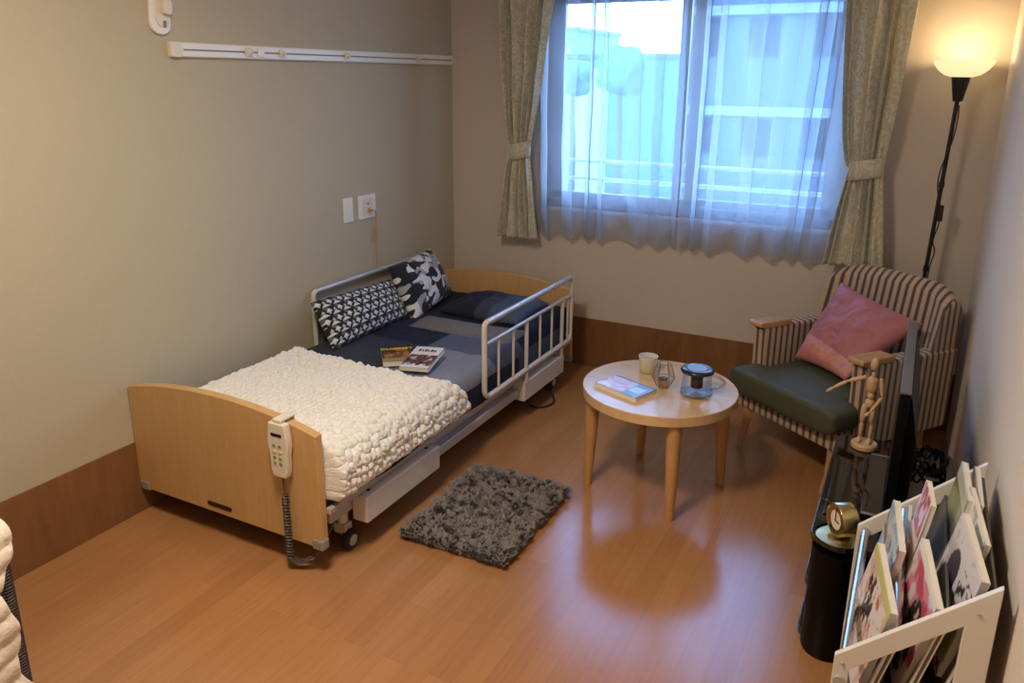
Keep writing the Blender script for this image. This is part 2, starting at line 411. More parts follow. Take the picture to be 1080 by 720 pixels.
for nm, lab, x0, x1, y0, dy, h, mt in (
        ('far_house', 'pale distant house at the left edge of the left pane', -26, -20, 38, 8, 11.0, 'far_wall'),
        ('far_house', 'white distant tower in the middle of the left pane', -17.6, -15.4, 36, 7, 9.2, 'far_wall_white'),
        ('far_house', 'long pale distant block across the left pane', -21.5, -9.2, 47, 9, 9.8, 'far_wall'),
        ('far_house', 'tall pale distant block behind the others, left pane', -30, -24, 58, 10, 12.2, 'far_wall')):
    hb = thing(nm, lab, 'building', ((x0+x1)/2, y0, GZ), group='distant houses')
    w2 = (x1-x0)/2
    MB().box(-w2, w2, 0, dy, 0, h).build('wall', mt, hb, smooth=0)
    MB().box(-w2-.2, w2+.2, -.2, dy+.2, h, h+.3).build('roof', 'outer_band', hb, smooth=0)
    for k in range(3):
        xx = -w2+(k+.5)*2*w2/3
        MB().box(xx-.5, xx+.5, -.04, .03, h-2.2, h-1.0).build('window', 'lid_top', hb, smooth=0)
def tree(x, y, h, r, lab):
    t = thing('tree', lab, 'tree', (x, y, GZ), group='trees outside')
    MB().tube([(0, 0, 0), (.1, 0, h*.5), (0, 0, h-r)], [.25, .18, .1], 8).build('trunk', 'trunk', t)
    cr = MB()
    for k in range(9):
        a = k*2.4; rr = r*.6; c = (math.cos(a)*r*.5*(k > 0), math.sin(a)*r*.5*(k > 0), h-r*.4+rr*.7*math.sin(k*1.7))
        cr.ball(c, rr, 28, 18)
    cr.v = [tuple(Vector(p)*1.0+noise.noise_vector(Vector(p)*2.6)*.22*r) for p in cr.v]
    cr.build('crown', 'leaf', t)
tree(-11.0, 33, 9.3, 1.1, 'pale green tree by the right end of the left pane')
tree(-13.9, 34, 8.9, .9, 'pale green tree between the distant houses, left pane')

# ------------------------------------------------------------------ curtains
rail = thing('curtain_rail', 'white curtain rail above the window', 'curtain rail', (0, 0, 0))
MB().box(.30, 2.46, -.15, -.04, 2.145, 2.165).build('track', 'white_plastic', rail, bevel=.003)
for x in (.45, 1.4, 2.3): MB().box(x-.015, x+.015, -.05, 0, 2.15, 2.19).build('bracket', 'white_plastic', rail, bevel=.002)
def curtain(xl, xr, nf, yc, amp, z0, z1, seed, nu=420, nv=90, hemwave=0):
    """xl, xr: functions of z giving the two edges"""
    u = np.linspace(0, 1, nu)[:, None]; z = np.linspace(z0, z1, nv)[None, :]
    L = xl(z); Rr = xr(z)
    w = (Rr-L); base = np.max(w)
    ph = 2*PI*nf*u+1.7*np.sin(2*PI*u*1.7+seed)+.9*np.sin(2*PI*u*3.1+2*seed)+.35*np.sin(z*3+u*9+seed)
    x = L+w*(u+.012*np.sin(2*ph)*(w/base))
    a = amp*(.75+.5*fbm(u*9+seed*3, z*.0+1+0*u, seed))
    y = yc+a*np.sin(ph)+.004*np.sin(z*14+u*30)
    zz = z+0*u+hemwave*np.sin(ph+.6)*smoothstep(z0+.25, z0, z)
    return np.stack([x+0*y, y, zz+0*y], -1)
for nm, a, b, nf, sd, lab in (
        ('sheer_curtain', .555, 1.37, 6.6, 2, 'white sheer curtain over the left half of the window'),
        ('sheer_curtain', 1.385, 2.17, 6.3, 5, 'white sheer curtain over the right half of the window')):
    drift = .05 if sd == 5 else .0
    P = curtain(lambda z: a+0*z, lambda z: b-drift*(1.3-z), nf, -.052, .026, .752, 2.15, sd, hemwave=.012)
    tag(MB().grid(P).build(nm, 'sheer', smooth=180), lab, 'curtain', 'sheer curtains at the window')
def pinch(zt, top, mid, bot, zb, ztop=2.15, pw=.75):
    def f(z):
        up = np.clip((z-zt)/(ztop-zt), 0, 1)**pw; dn = np.clip((zt-z)/(zt-zb), 0, 1)**.8
        return mid+(top-mid)*up+(bot-mid)*dn
    return f
for side in (0, 1):
    if side == 0:
        lab, zt = 'patterned beige drape tied back at the left of the window', 1.215
        xl, xr = pinch(zt, .365, .452, .378, .735), pinch(zt, .71, .562, .622, .735)
        nf, yc, zb = 5, -.130, .735
    else:
        lab, zt = 'patterned beige drape tied back at the right of the window', 1.215
        xl, xr = pinch(zt, 2.065, 2.172, 2.108, .765, pw=.45), pinch(zt, 2.375, 2.305, 2.362, .765)
        nf, yc, zb = 4, -.116, .765
    t = thing('drape', lab, 'curtain', (0, 0, 0), group='patterned drapes at the window')
    P = curtain(xl, xr, nf, yc, .026, zb, 2.15, 11+side, nu=200, nv=100)
    z = P[..., 2]; k = 1-.45*np.exp(-((z-zt)/.07)**2); P[..., 1] = yc+(P[..., 1]-yc)*k
    MB().grid(P).build('panel', 'drape', t, smooth=180, solid=.003)
    cx = (float(xl(np.array(zt)))+float(xr(np.array(zt))))/2; hw = (float(xr(np.array(zt)))-float(xl(np.array(zt))))/2+.006
    band = MB(); zs = np.linspace(zt-.043, zt+.043, 5); n = 40
    G = np.array([[(cx+hw*math.cos(2*PI*i/n)*(1+.02*math.sin(j)), yc+.031*math.sin(2*PI*i/n), zs[j]+.012*math.cos(2*PI*i/n)) for j in range(5)] for i in range(n+1)])
    band.grid(G).build('tieback', 'drape', t, smooth=180, solid=.004, weld=True)

# ------------------------------------------------------------------ care bed
bed = thing('care_bed', 'low adjustable care bed with maple boards along the beige wall', 'bed', (0, 0, 0))
def board(x0, x1, z0, ze, zm, n=24):
    pts = [(x0+.012, z0), (x1-.012, z0), (x1, z0+.012), (x1, ze)]
    pts += [(x1-(x1-x0)*k/n, ze+(zm-ze)*(1-(2*k/n-1)**2)**.9) for k in range(1, n)]
    return pts+[(x0, ze), (x0, z0+.012)]
foot = MB().prism(board(.006, .888, .105, .508, .56), 'y', -2.275, -2.243).build('footboard', 'maple', bed, bevel=.003)
head = MB().prism(board(.010, .888, .105, .500, .552), 'y', -.248, -.216).build('headboard', 'maple', bed, bevel=.003)
for bdo, ya, yb in ((foot, -2.281, -2.238), (head, -.254, -.211)):
    for x in (.036, .868):
        MB().box(x-.024, x+.024, ya+.003, yb-.003, .096, .136).build('corner_cap', 'cap_grey', bdo, bevel=.008, seg=3)
MB().prism(rounded(.115, .016, .006, cx=.425, cy=.137), 'y', -2.2775, -2.274).build('badge_plate', 'black', foot)
MB().box(.05, .86, -2.235, -.255, .215, .245).build('bed_deck', 'dark_steel', bed, bevel=.004)
fb = MB()
for x in (.06, .845): fb.box(x-.018, x+.018, -2.2, -.3, .15, .212)
for y in (-2.0, -1.25, -.55): fb.box(.06, .845, y-.02, y+.02, .155, .205)
fb.build('base_frame', 'silver', bed, bevel=.004)
MB().box(.882, .902, -2.243, -.25, .218, .240).build('side_bar', 'silver', bed, bevel=.003)
for y0, y1 in ((-2.092, -1.628), (-.888, -.43)):
    MB().box(.865, .932, y0, y1, .112, .212).build('side_cover', 'ivory', bed, bevel=.008, seg=3)
    for yy in (y0+.05, y1-.05): MB().lathe([(.008, .2115), (.008, .2135)], 12, T(.9, yy, 0)).build('rail_socket', 'black', bed)
MB().box(.862, .902, -1.63, -.886, .135, .175).build('lower_rail', 'silver', bed, bevel=.004)
for x in (.828, .10):
    for y in (-2.10, -.42):
        c = MB().tube([(x, y, .15), (x, y, .075)], .02, 10).box(x-.026, x+.026, y-.02, y+.02, .06, .1).build('caster', 'silver', bed, bevel=.004)
        sx = .028 if x > .4 else -.028
        wl = MB().lathe([(.030, -.016), (.038, -.011), (.038, .011), (.030, .016)], 24, T(x+sx, y, .038) @ R(PI/2, 'Y')).build('wheel', 'rubber', c)
        for q in (1, -1): MB().lathe([(.021, .0155), (.019, .0185)], 20, T(x+sx, y, .038) @ R(q*PI/2, 'Y')).build('hub', 'grey_plastic', wl)
def side_rail(x, y0, y1, ztop, zbar, zlow, bars, stems, sockz):
    r = MB(); rr = .012
    pts = [(x, y0, zlow+.05)]
    for k in range(7):
        a = PI+PI/2*k/6; pts.append((x, y0+.04+.04*math.cos(a), zlow+.04+.04*math.sin(a)))
    for k in range(7):
        a = 1.5*PI+PI/2*k/6; pts.append((x, y1-.04+.04*math.cos(a), zlow+.04+.04*math.sin(a)))
    for k in range(5):
        a = PI/2*k/4; pts.append((x, y1-.018+.018*math.cos(a), ztop-.018+.018*math.sin(a)))
    for k in range(5):
        a = PI/2+PI/2*k/4; pts.append((x, y0+.018+.018*math.cos(a), ztop-.018+.018*math.sin(a)))
    pts.append((x, y0, zlow+.05))
    o = MB().tube(pts, rr, 12, cap=False).build('bed_rail', 'ivory', bed)
    tp = MB().tube([(x, y0+.02, ztop+.0005), (x, y1-.02, ztop+.0005)], .0135, 12).build('handrail', 'silver', o)
    MB().tube([(x, y0, zbar), (x, y1, zbar)], .009, 10).build('cross_bar', 'silver', o)
    for y in bars: MB().tube([(x, y, zlow), (x, y, zbar)], .006, 8).build('bar', 'ivory', o)
    for y in stems: MB().tube([(x, y, sockz), (x, y, zbar)], .0095, 10).build('stem', 'ivory', o)
    return o
side_rail(.925, -1.262, -.345, .606, .510, .268, (-1.135, -.995, -.715, -.58, -.385), (-.862, -.455), .20)
side_rail(.028, -1.292, -.345, .632, .540, .30, (-1.14, -1.0, -.70, -.56), (-.86, -.46), .20)


mt = tag(MB().prism(rounded(.785, .13, .03, cx=.495, cy=.312), 'y', -2.232, -.262).build('mattress', 'mattress', bevel=.012), 'slate blue bed mattress under the dark patchwork quilt', 'mattress')

# quilt: patchwork of navy, slate and grey cotton
def drape_profile(s, x0, x1, zt, r, zb):
    """walk along the top, round the edge and down the side; returns x, z, nx, nz"""
    Lt = x1-r-x0; La = r*PI/2
    a = np.clip((s-Lt)/r, 0, PI/2); d = np.clip(s-Lt-La, 0, None)
    x = np.where(s < Lt, x0+s, x1-r+r*np.sin(a)); z = np.where(s < Lt, zt, zt-r+r*np.cos(a))-d
    return x, z, np.sin(a), np.cos(a)
nu, nv = 200, 320
s_len = (.905-.05-.115)+.05*PI/2+.10
S, Y = np.meshgrid(np.linspace(.085, s_len+.085, nu), np.linspace(-2.225, -.268, nv), indexing='ij')
X, Z, NX, NZ = drape_profile(S, .03, .902, .405, .05, .29)
wr = (fbm(S*5, Y*5, 3)-.5)*.022+(fbm(S*16+Y*5, Y*13, 8)-.5)*.008
fold = .024*np.exp(-((Y+.83-.10*(S-.4))/.035)**2)+.02*np.exp(-((Y+.895-.14*(S-.4))/.03)**2)
fold *= smoothstep(.30, .40, S)*smoothstep(.86, .78, S)
step = .006*smoothstep(-1.19, -1.21, Y+.10*(S-.6))*smoothstep(.57, .6, S)
off = np.clip(wr, -.004, .03)+fold+step+.004
hang = smoothstep(.9, 1.0, S)
P = np.stack([X+NX*off*.6, Y, Z+NZ*off-hang*.012*np.sin(Y*9)], -1)
navy, slate, grey, lgrey, taupe, blk = map(lambda c: np.array(lin(c)), ((17, 22, 46), (46, 51, 66), (82, 90, 110), (128, 132, 146), (112, 108, 108), (28, 30, 42)))
Cq = np.broadcast_to(navy, S.shape+(3,)).copy()
def patch(mask, c): Cq[mask] = c
patch((S < .53) & (Y < -1.14), slate)
patch((S < .53) & (Y < -1.56), blk)
yb = Y-.06*(S-.6)
patch((S > .53) & (S < .915) & (yb > -1.15) & (yb < -.88), grey)
patch((S > .53) & (S < .915) & (yb > -1.52) & (yb <= -1.15), lgrey)
patch((S > .46) & (S < .96) & (yb <= -1.52), slate)
patch((S > .90) & (yb > -.92) & (yb < -.45), grey*.75)
patch((yb > -.93-.1*(S-.4)) & (yb < -.74) & (S > .28) & (S < .84), taupe)
Cq *= (.9+.2*fbm(S*90, Y*90, 5)[..., None])
tag(MB().grid(P, Cq).build('quilt', 'quilt', smooth=180, solid=.006), 'navy and grey patchwork quilt covering the care bed', 'quilt')

# head pillow under the quilt colours
def pillow_mesh(c, t, nu=90, nv=70, pat=None, wr=0, seed=0, pinch=.05, both=True):
    """c: four corners BL, BR, TR, TL; puffed on both sides of their patch"""
    c = [np.array(p, float) for p in c]
    u, v = np.meshgrid(np.linspace(-1, 1, nu), np.linspace(-1, 1, nv), indexing='ij')
    ue = u*(1-pinch*(1-v*v)*np.abs(u)**2); ve = v*(1-pinch*(1-u*u)*np.abs(v)**2)
    a, b = (ue+1)/2, (ve+1)/2
    base = (1-a)[..., None]*(1-b)[..., None]*c[0]+a[..., None]*(1-b)[..., None]*c[1]+a[..., None]*b[..., None]*c[2]+(1-a)[..., None]*b[..., None]*c[3]
    n = np.cross(c[1]-c[0]+c[2]-c[3], c[3]-c[0]+c[2]-c[1]); n /= np.linalg.norm(n)
    puff = ((1-u**2)*(1-v**2)).clip(0)**.42*t/2
    mb = MB()
    for sgn in (1, -1):
        w = (fbm(u*3+seed, v*3, seed+sgn)-.5)*wr*((1-u**2)*(1-v**2)).clip(0)**.3
        mb.grid(base+n*(sgn*puff+w)[..., None], pat(u, v) if pat else None)
    return mb
pp = lambda u, v: np.where((u < -.12)[..., None], np.array(lin((20, 25, 48))), np.where((u < .25)[..., None], np.array(lin((52, 58, 74))), np.array(lin((70, 82, 106)))))
tag(pillow_mesh([(.335, -.70, .432), (.80, -.71, .432), (.80, -.34, .445), (.335, -.34, .445)], .115, pat=pp, wr=.03, seed=4).build('bed_pillow', 'quilt', smooth=180, weld=True),
    'navy and slate bed pillow lying against the headboard', 'pillow')

# geometric lumbar cushion
def geo(u, v):
    x = u*4.7+20; y = v*2.7+20
    row = np.floor(y); xo = x+.5*(row % 2); fx = xo-np.floor(xo); fy = y-row
    hexd = np.maximum(np.abs(fx-.5)*1.15+np.abs(fy-.5)*.6, np.abs(fy-.5)*1.1)
    c = np.empty(u.shape+(3,)); c[:] = lin((16, 17, 20))
    white = (fy > .60) & (np.abs(fx-.5) < (.95-fy)*1.0+.03) & (hexd < .5)
    greyl = (fy <= .52) & (fx < .5) & (fy > .5-fx*.9) & (fx > .1)
    wht2 = (fy <= .34) & (np.abs(fx-.5) < .22*(1-fy/.34)+.05)
    edge = (np.abs(fx-.5)+np.abs(fy-.5)*.5 > .60)
    c[white] = lin((206, 208, 210)); c[greyl] = lin((96, 98, 104)); c[wht2] = lin((216, 218, 220)); c[edge] = lin((190, 192, 196))
    return c
tag(pillow_mesh([(.245, -1.425, .420), (.205, -.775, .405), (.092, -.775, .590), (.090, -1.385, .615)], .13, 240, 130, geo, .012, 2, .04).build('lumbar_cushion', 'cushion_print', smooth=180, weld=True),
    'long black and white cushion with small geometric print, against the far bed rail', 'cushion')
def camo(u, v):
    n = fbm(u*3.9+7+.6*vnoise(u*6, v*6, 31), v*3.9+3+.6*vnoise(u*6+9, v*6, 33), 40, 2); n2 = fbm(u*3+40, v*3+11, 47, 2)
    c = np.empty(u.shape+(3,)); c[:] = lin((24, 25, 36)); c[n > .475] = lin((222, 221, 218)); c[(n > .475) & (n2 > .62)] = lin((160, 164, 172))
    return c
tag(pillow_mesh([(.275, -.84, .400), (.205, -.365, .425), (.085, -.40, .678), (.125, -.835, .668)], .15, 200, 200, camo, .02, 6, .05).build('scatter_cushion', 'cushion_print', smooth=180, weld=True),
    'square black and white cushion with blotchy abstract print, near the headboard', 'cushion')

# chunky cream blanket
nu, nv = 400, 360
bl = (.918-.075-.125)+.075*PI/2+.088
S, V = np.meshgrid(np.linspace(0, bl, nu), np.linspace(0, 1, nv), indexing='ij')
X, Z, NX, NZ = drape_profile(S, .125, .918, .432, .075, .22)
y_head = -1.545-.05*np.clip(X-.15, 0, 1)+.008*np.sin(S*25)+.185*smoothstep(.66, .92, S)
Y = -2.236+(y_head+2.236)*V
def tufts(a, b, cell, seed):
    ga, gb = a/cell, b/cell; ia, ib = np.floor(ga).astype(int), np.floor(gb).astype(int); r = np.random.default_rng(seed)
    J = r.random((128, 128, 3)); best = np.zeros_like(a)
    for da in (-1, 0, 1):
        for db in (-1, 0, 1):
            ca, cb = ia+da, ib+db; j = J[ca % 128, cb % 128]
            dx, dy = ga-(ca+.2+.6*j[..., 0]), gb-(cb+.2+.6*j[..., 1]); ang = j[..., 2]*PI
            p = dx*np.cos(ang)+dy*np.sin(ang); q = -dx*np.sin(ang)+dy*np.cos(ang)
            d = np.sqrt((p/.85)**2+(q/.58)**2); tw = .10*np.sin(np.arctan2(q, p)*2+d*9)
            best = np.maximum(best, np.sqrt(np.clip(1-d*d, 0, 1))*(.75+.4*j[..., 0])+tw*(d < 1)*(1-d))
    return best
hgt = .024*tufts(S, Y, .027, 5)+.005*fbm(S*150, Y*150, 9)
edge = np.minimum(np.minimum(V, 1-V)/.03, np.minimum(S, bl-S)/.03).clip(0, 1)
sag = -.02*(1-edge)**2
hang = np.clip((S-.9)/.1, 0, 1)
wav = .012*np.sin(Y*11)*hang
off = hgt*(.5+.5*edge)+sag+wav*.5+.006
P = np.stack([X+NX*(off+.004), Y, Z+NZ*off+.02*hang*np.sin(Y*7+1)*.6], -1)
tk = np.clip(1-V/.022, 0, 1)[..., None]; ctr = np.stack([np.minimum(X, .80), Y, np.minimum(Z, .36)], -1); P = P*(1-tk*.75)+ctr*tk*.75   # foot end tucked in
tag(MB().grid(P).build('blanket', 'blanket', smooth=180, solid=.01), 'chunky cream tufted blanket over the foot end of the bed', 'blanket')

# remote control hooked over the footboard
rc = thing('bed_remote', 'cream bed remote control hooked over the footboard', 'remote control', (.757, -2.275, .345))
body = [(-.040, .155), (-.044, .12), (-.036, .085), (-.035, .03), (-.026, .004), (.026, .004), (.035, .03), (.036, .085), (.044, .12), (.040, .155), (.034, .195), (-.034, .195)]
MB().prism(body, 'y', -.034, -.006).build('body', 'cream_plastic', rc, bevel=.006, seg=3)
MB().prism([(-.030, .165), (-.030, .206), (.038, .206), (.038, .160), (.034, .160), (.034, .198), (-.022, .198), (-.022, .165)], 'x', -.018, .018).build('hook', 'cream_plastic', rc, bevel=.003)
MB().box(-.022, .022, -.0355, -.033, .150, .160).build('display', 'black', rc)
for i, (x, z, m) in enumerate(((-.012, .118, 'groove'), (.012, .118, 'groove'), (-.012, .096, 'yellow_ink'), (.012, .096, 'yellow_ink'), (-.012, .076, 'groove'), (.012, .076, 'green_led'), (-.012, .057, 'green_led'), (.012, .057, 'groove'))):
    MB().prism(rounded(.011, .008, .003, 3, x, z), 'y', -.0365, -.033).build('button', m, rc)
pts = [(0, -.02, .004), (.002, -.02, -.03), (.003, -.018, -.06)]
N = 400
for k in range(N):
    t_ = k/(N-1)
    if t_ < .62: c = Vector((.004+.004*t_, -.02, -.06-.235*t_/.62))
    else:
        q = (t_-.62)/.38; c = Vector((.006+.062*(1-math.cos(q*PI/2*1.05)), -.02+.03*q, -.295-.020*math.sin(q*PI*1.0)+.0*q))
    a = t_*2*PI*34; pts.append((c.x+.0095*math.cos(a), c.y+.0095*math.sin(a), c.z))
pts += [(.078, .015, -.296), (.09, .04, -.27), (.10, .10, -.20)]
MB().tube(pts, .0033, 6).build('cord', 'cable_grey', rc)

# two paperbacks lying on the quilt
def book(name, label, corner, ex, ey, th, cover, group=None, rz=None, cat='book', nu=60, nv=80):
    """corner: low left of the cover (seen from the reader), ex / ey: width and height; lies flat with its cover up"""
    t = thing(name, label, cat, corner, rz, group)
    MB().box(.002, ex-.0015, .0015, ey-.0015, .0012, th-.0012).build('pages', 'pages', t, smooth=0)
    MB().box(0, ex, 0, ey, 0, .0012).box(0, .0018, 0, ey, 0, th).build('binding', 'pages', t, smooth=0)
    u, v = np.meshgrid(np.linspace(0, 1, nu), np.linspace(0, 1, nv), indexing='ij')
    MB().grid(np.stack([u*ex, v*ey, np.full_like(u, th)], -1), cover(u, v)).build('cover', 'print', t, solid=.0012)
    return t
def fillc(u, c):
    o = np.empty(u.shape+(3,)); o[:] = lin(c); return o
def cov_dark(u, v):
    c = fillc(u, (26, 20, 16)); n = fbm(u*8, v*8, 60)
    m = (v > .18) & (v < .56) & (u > .06) & (u < .94); c[m] = lin((106, 62, 34)); c[m & (n > .55)] = lin((170, 112, 60))
    m = (v < .2); c[m] = lin((158, 134, 92)); c[(v > .60) & (v < .86) & (u > .45) & (u < .8)] = lin((150, 92, 30)); return c
def cov_white(u, v):
    c = fillc(u, (226, 226, 232)); n = fbm(u*7, v*7, 71); n2 = fbm(u*14, v*9, 77)
    m = (v > .17) & (v < .60); c[m] = lin((150, 160, 186)); c[m & (n > .45)] = lin((108, 60, 62)); c[m & (n2 > .62)] = lin((40, 34, 40)); c[m & (n < .32)] = lin((214, 190, 186))
    c[(v < .17) & (v > .10) & (n2 > .5)] = lin((50, 48, 54)); return c
qz = .4315
b1 = book('paperback', 'dark brown paperback with yellow title lettering lying on the quilt', (.564, -1.488, qz-.008), .14, .205, .022, cov_dark, 'paperbacks on the quilt', rz=.69)
lettering('CUISINET', .033, 'yellow_ink', b1, T(.068, .155, .0235) , bold=.0006)
b2 = book('paperback', 'white paperback with a reddish photo cover lying on the quilt', (.668, -1.515, qz+.006), .125, .20, .018, cov_white, 'paperbacks on the quilt', rz=.22); b2.rotation_euler = (.10, -.03, .22)
MBt = MB()
for k, (a, b) in enumerate(((.025, .035), (.04, .047), (.052, .064), (.068, .074), (.079, .09), (.094, .102))): MBt.box(a, b, .152, .152+.018*(1 if k % 2 else 1.25), .0185, .0192)
MBt.build('title_strokes', 'dark_ink', b2, smooth=0)

# ------------------------------------------------------------------ rug
rug = thing('rug', 'small grey shaggy rug on the wood floor beside the bed', 'rug', (1.183, -1.682, 0), .02)
MB().prism(rounded(.40, .55, .03), 'z', 0, .010).build('backing', 'rug_base', rug)
n = 30000
px = (rng.random(n)-.5)*.41; py = (rng.random(n)-.5)*.56
vs = []; fs = []; cs = []
cellr = rng.random((97, 89, 2))
lean = fbm((px+1)*14, (py+1)*14, 90)*2*PI*1.6
for i in range(n):
    cl_ = cellr[int((px[i]+1)/.010+17*py[i]) % 97, int((py[i]+1)/.011) % 89]; L = .020+.017*rng.random()*cl_[1]+.010*cl_[1]; a = cl_[0]*2*PI+(rng.random()-.5)*1.5; w = .0042+.0026*rng.random(); tl = .010+.022*rng.random()
    dx, dy = math.cos(a), math.sin(a); sx, sy = -dy*w, dx*w; x, y = px[i], py[i]; b = len(vs)
    vs += [(x-sx, y-sy, .008), (x+sx, y+sy, .008), (x+dx*tl*.4+sx, y+dy*tl*.4+sy, .008+L*.7), (x+dx*tl*.4-sx, y+dy*tl*.4-sy, .008+L*.7), (x+dx*tl, y+dy*tl, .008+L)]
    fs += [(b, b+1, b+2, b+3), (b+3, b+2, b+4)]
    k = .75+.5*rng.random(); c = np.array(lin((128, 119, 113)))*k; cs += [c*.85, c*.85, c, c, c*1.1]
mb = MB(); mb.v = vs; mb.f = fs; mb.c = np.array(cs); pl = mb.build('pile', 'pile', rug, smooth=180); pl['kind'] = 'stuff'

# ------------------------------------------------------------------ round table and what stands on it
TZ = .43; tc = (1.657, -1.15)
tb = thing('round_table', 'low round beech table on four tapered legs', 'table', (tc[0], tc[1], 0))
r_ = .302
MB().lathe([(r_-.004, TZ-.040), (r_, TZ-.038), (r_, TZ-.002), (r_-.002, TZ)], 72).build('tabletop', 'maple_top', tb, smooth=30)
for a in (-60, -152, 28, 120):
    a = math.radians(a); ca, sa = math.cos(a), math.sin(a)
    MB().tube([(ca*.262, sa*.262, TZ-.042), (ca*.264, sa*.264, .25), (ca*.272, sa*.272, 0)], [.029, .026, .0165], 20).build('leg', 'maple_leg', tb)
cup = thing('cup', 'cream ceramic cup without a handle on the round table', 'cup', (1.566, -1.022, TZ))
MB().lathe([(.0, .001), (.028, 0), (.033, .004), (.0385, .064), (.040, .070), (.037, .070), (.0345, .062), (.030, .008), (0, .006)], 40, cap=False).build('body', 'ceramic', cup, smooth=60)
MB().lathe([(.0, .052), (.0345, .052)], 32, cap=False).build('drink', 'lid_top', cup)
hd = thing('candle_holder', 'small glass and wire geometric candle holder on the round table', 'candle holder', (1.672, -1.155, TZ))
rings = [(.022, .002), (.044, .040), (.026, .100)]; n = 6; V_ = [[(r*math.cos(2*PI*k/n+.3), r*math.sin(2*PI*k/n+.3), z) for k in range(n)] for r, z in rings]
wire = MB(); gl = MB()
for j, rg in enumerate(V_):
    for k in range(n):
        wire.tube([rg[k], rg[(k+1) % n]], .0013, 6)
        if j < 2: wire.tube([rg[k], V_[j+1][k]], .0013, 6); gl._add([rg[k], rg[(k+1) % n], V_[j+1][(k+1) % n], V_[j+1][k]], [(0, 1, 2, 3)])
wire.build('wire_frame', 'wire', hd); gl.build('glass_panels', 'jug_glass', hd, smooth=0)
MB().lathe([(.017, .003), (.018, .005), (.018, .038), (.015, .040)], 20).build('candle', 'tea', hd)
tp = thing('tea_jug', 'glass tea jug with navy lid and dark infuser on the round table', 'teapot', (1.806, -1.165, TZ))
MB().lathe([(.0, .001), (.058, .001), (.062, .005), (.061, .014), (.057, .045), (.055, .091)], 40, cap=False).build('jug', 'jug_glass', tp, smooth=60)
MB().lathe([(.0, .010), (.058, .010), (.058, .013), (0, .013)], 40, cap=False).build('base_reflection', 'lid_top', tp, smooth=50)  # bluish reflection in the jug's glass bottom, painted as a disc
MB().lathe([(.022, .030), (.023, .032), (.024, .092), (.020, .092)], 24).build('infuser', 'tint_glass', tp)
MB().lathe([(.020, .0305), (.0205, .034), (.0215, .070), (.018, .071)], 20).build('tea_leaves', 'tea', tp)
ld = MB().lathe([(.0, .090), (.055, .090), (.062, .093), (.064, .099), (.060, .105), (.046, .109), (.040, .107), (.0, .106)], 44, cap=False).build('lid', 'lid', tp, smooth=60)
MB().lathe([(.0, .109), (.036, .109), (.038, .107)], 36, cap=False).build('lid_disc', 'lid_top', ld)
ha = math.radians(20)
MB().tube([(math.cos(ha)*(.056+.048*math.sin(PI*k/12)), math.sin(ha)*(.056+.048*math.sin(PI*k/12)), .084-.064*k/12) for k in range(13)], .0055, 10).build('handle', 'handle_glass', tp)
def cov_pink(u, v):
    c = fillc(u, (214, 206, 226)); n = fbm(u*5, v*5, 81)
    c[(n > .5)] = lin((196, 170, 206)); c[(u > .62)] = lin((120, 158, 206)); c[(u > .66) & (u < .9) & (v > .3) & (v < .7)] = lin((196, 216, 236))
    c[(v > .93) | (u > .97)] = lin((96, 92, 104)); c[(u > .2) & (u < .55) & (np.abs(v-.55) < .07)] = lin((226, 168, 196)); return c
dA = math.atan2(-1.355+1.274, 1.638-1.435)
book('hardback', 'pale pink and blue book lying at the left of the round table', (1.432, -1.277, TZ), .212, .125, .018, cov_pink, rz=dA)

# ------------------------------------------------------------------ armchair
ca = math.radians(-35.5)
ch = thing('armchair', 'low striped armchair with green seat and wooden armrests in the corner', 'armchair', (2.250, -.545, 0), ca)
MB().box(-.272, .272, -.285, .30, .195, .285).build('seat_base', 'stripe_back', ch, bevel=.012, seg=3)
u, v = np.meshgrid(np.linspace(-1, 1, 60), np.linspace(-1, 1, 60), indexing='ij')
def slab(x0, x1, y0, y1, z0, z1, pw=8, dome=.02):
    mb = MB(); n = 48; a = np.linspace(0, 2*PI, 97); rr = np.linspace(0, 1, 20)
    prof = [(t, 1) for t in np.linspace(0, 1, 14)]
    pts = []
    cx, cy, hx, hy = (x0+x1)/2, (y0+y1)/2, (x1-x0)/2, (y1-y0)/2; hz = (z1-z0)/2; cz = (z0+z1)/2
    phi = np.linspace(-PI/2, PI/2, 41); A, Ph = np.meshgrid(a, phi, indexing='ij')
    sg = lambda c, e: np.sign(c)*np.abs(c)**e
    e1, e2 = .22, .26
    Xs = cx+hx*sg(np.cos(Ph), e1)*sg(np.cos(A), e2); Ys = cy+hy*sg(np.cos(Ph), e1)*sg(np.sin(A), e2)
    Zs = cz+hz*sg(np.sin(Ph), .5)+dome*np.where(Ph > 0, 1, 0)*(1-((Xs-cx)/hx)**2).clip(0)*(1-((Ys-cy)/hy)**2).clip(0)
    mb.grid(np.stack([Xs, Ys, Zs], -1)); return mb
slab(-.292, .292, -.345, -.175, .272, .385, dome=0).build('seat_front', 'green', ch, smooth=180, weld=True)
slab(-.226, .226, -.335, .235, .272, .384, dome=.016).build('seat_cushion', 'green', ch, smooth=180, weld=True)
for sx in (-1, 1):
    x0, x1 = sorted((sx*.230, sx*.302))
    side = [(-.188, .20), (.335, .20), (.345, .545), (-.05, .553), (-.19, .553), (-.20, .54)]
    ar = MB().prism(side, 'x', x0, x1).build('arm', 'stripe_arm', ch, bevel=.014, seg=3)
    MB().prism([(-.228, .556), (-.228, .570), (-.218, .577), (-.045, .574), (-.045, .548), (-.20, .548)], 'x', x0-.002, x1+.002).build('armrest', 'arm_wood', ar, bevel=.005, seg=3)
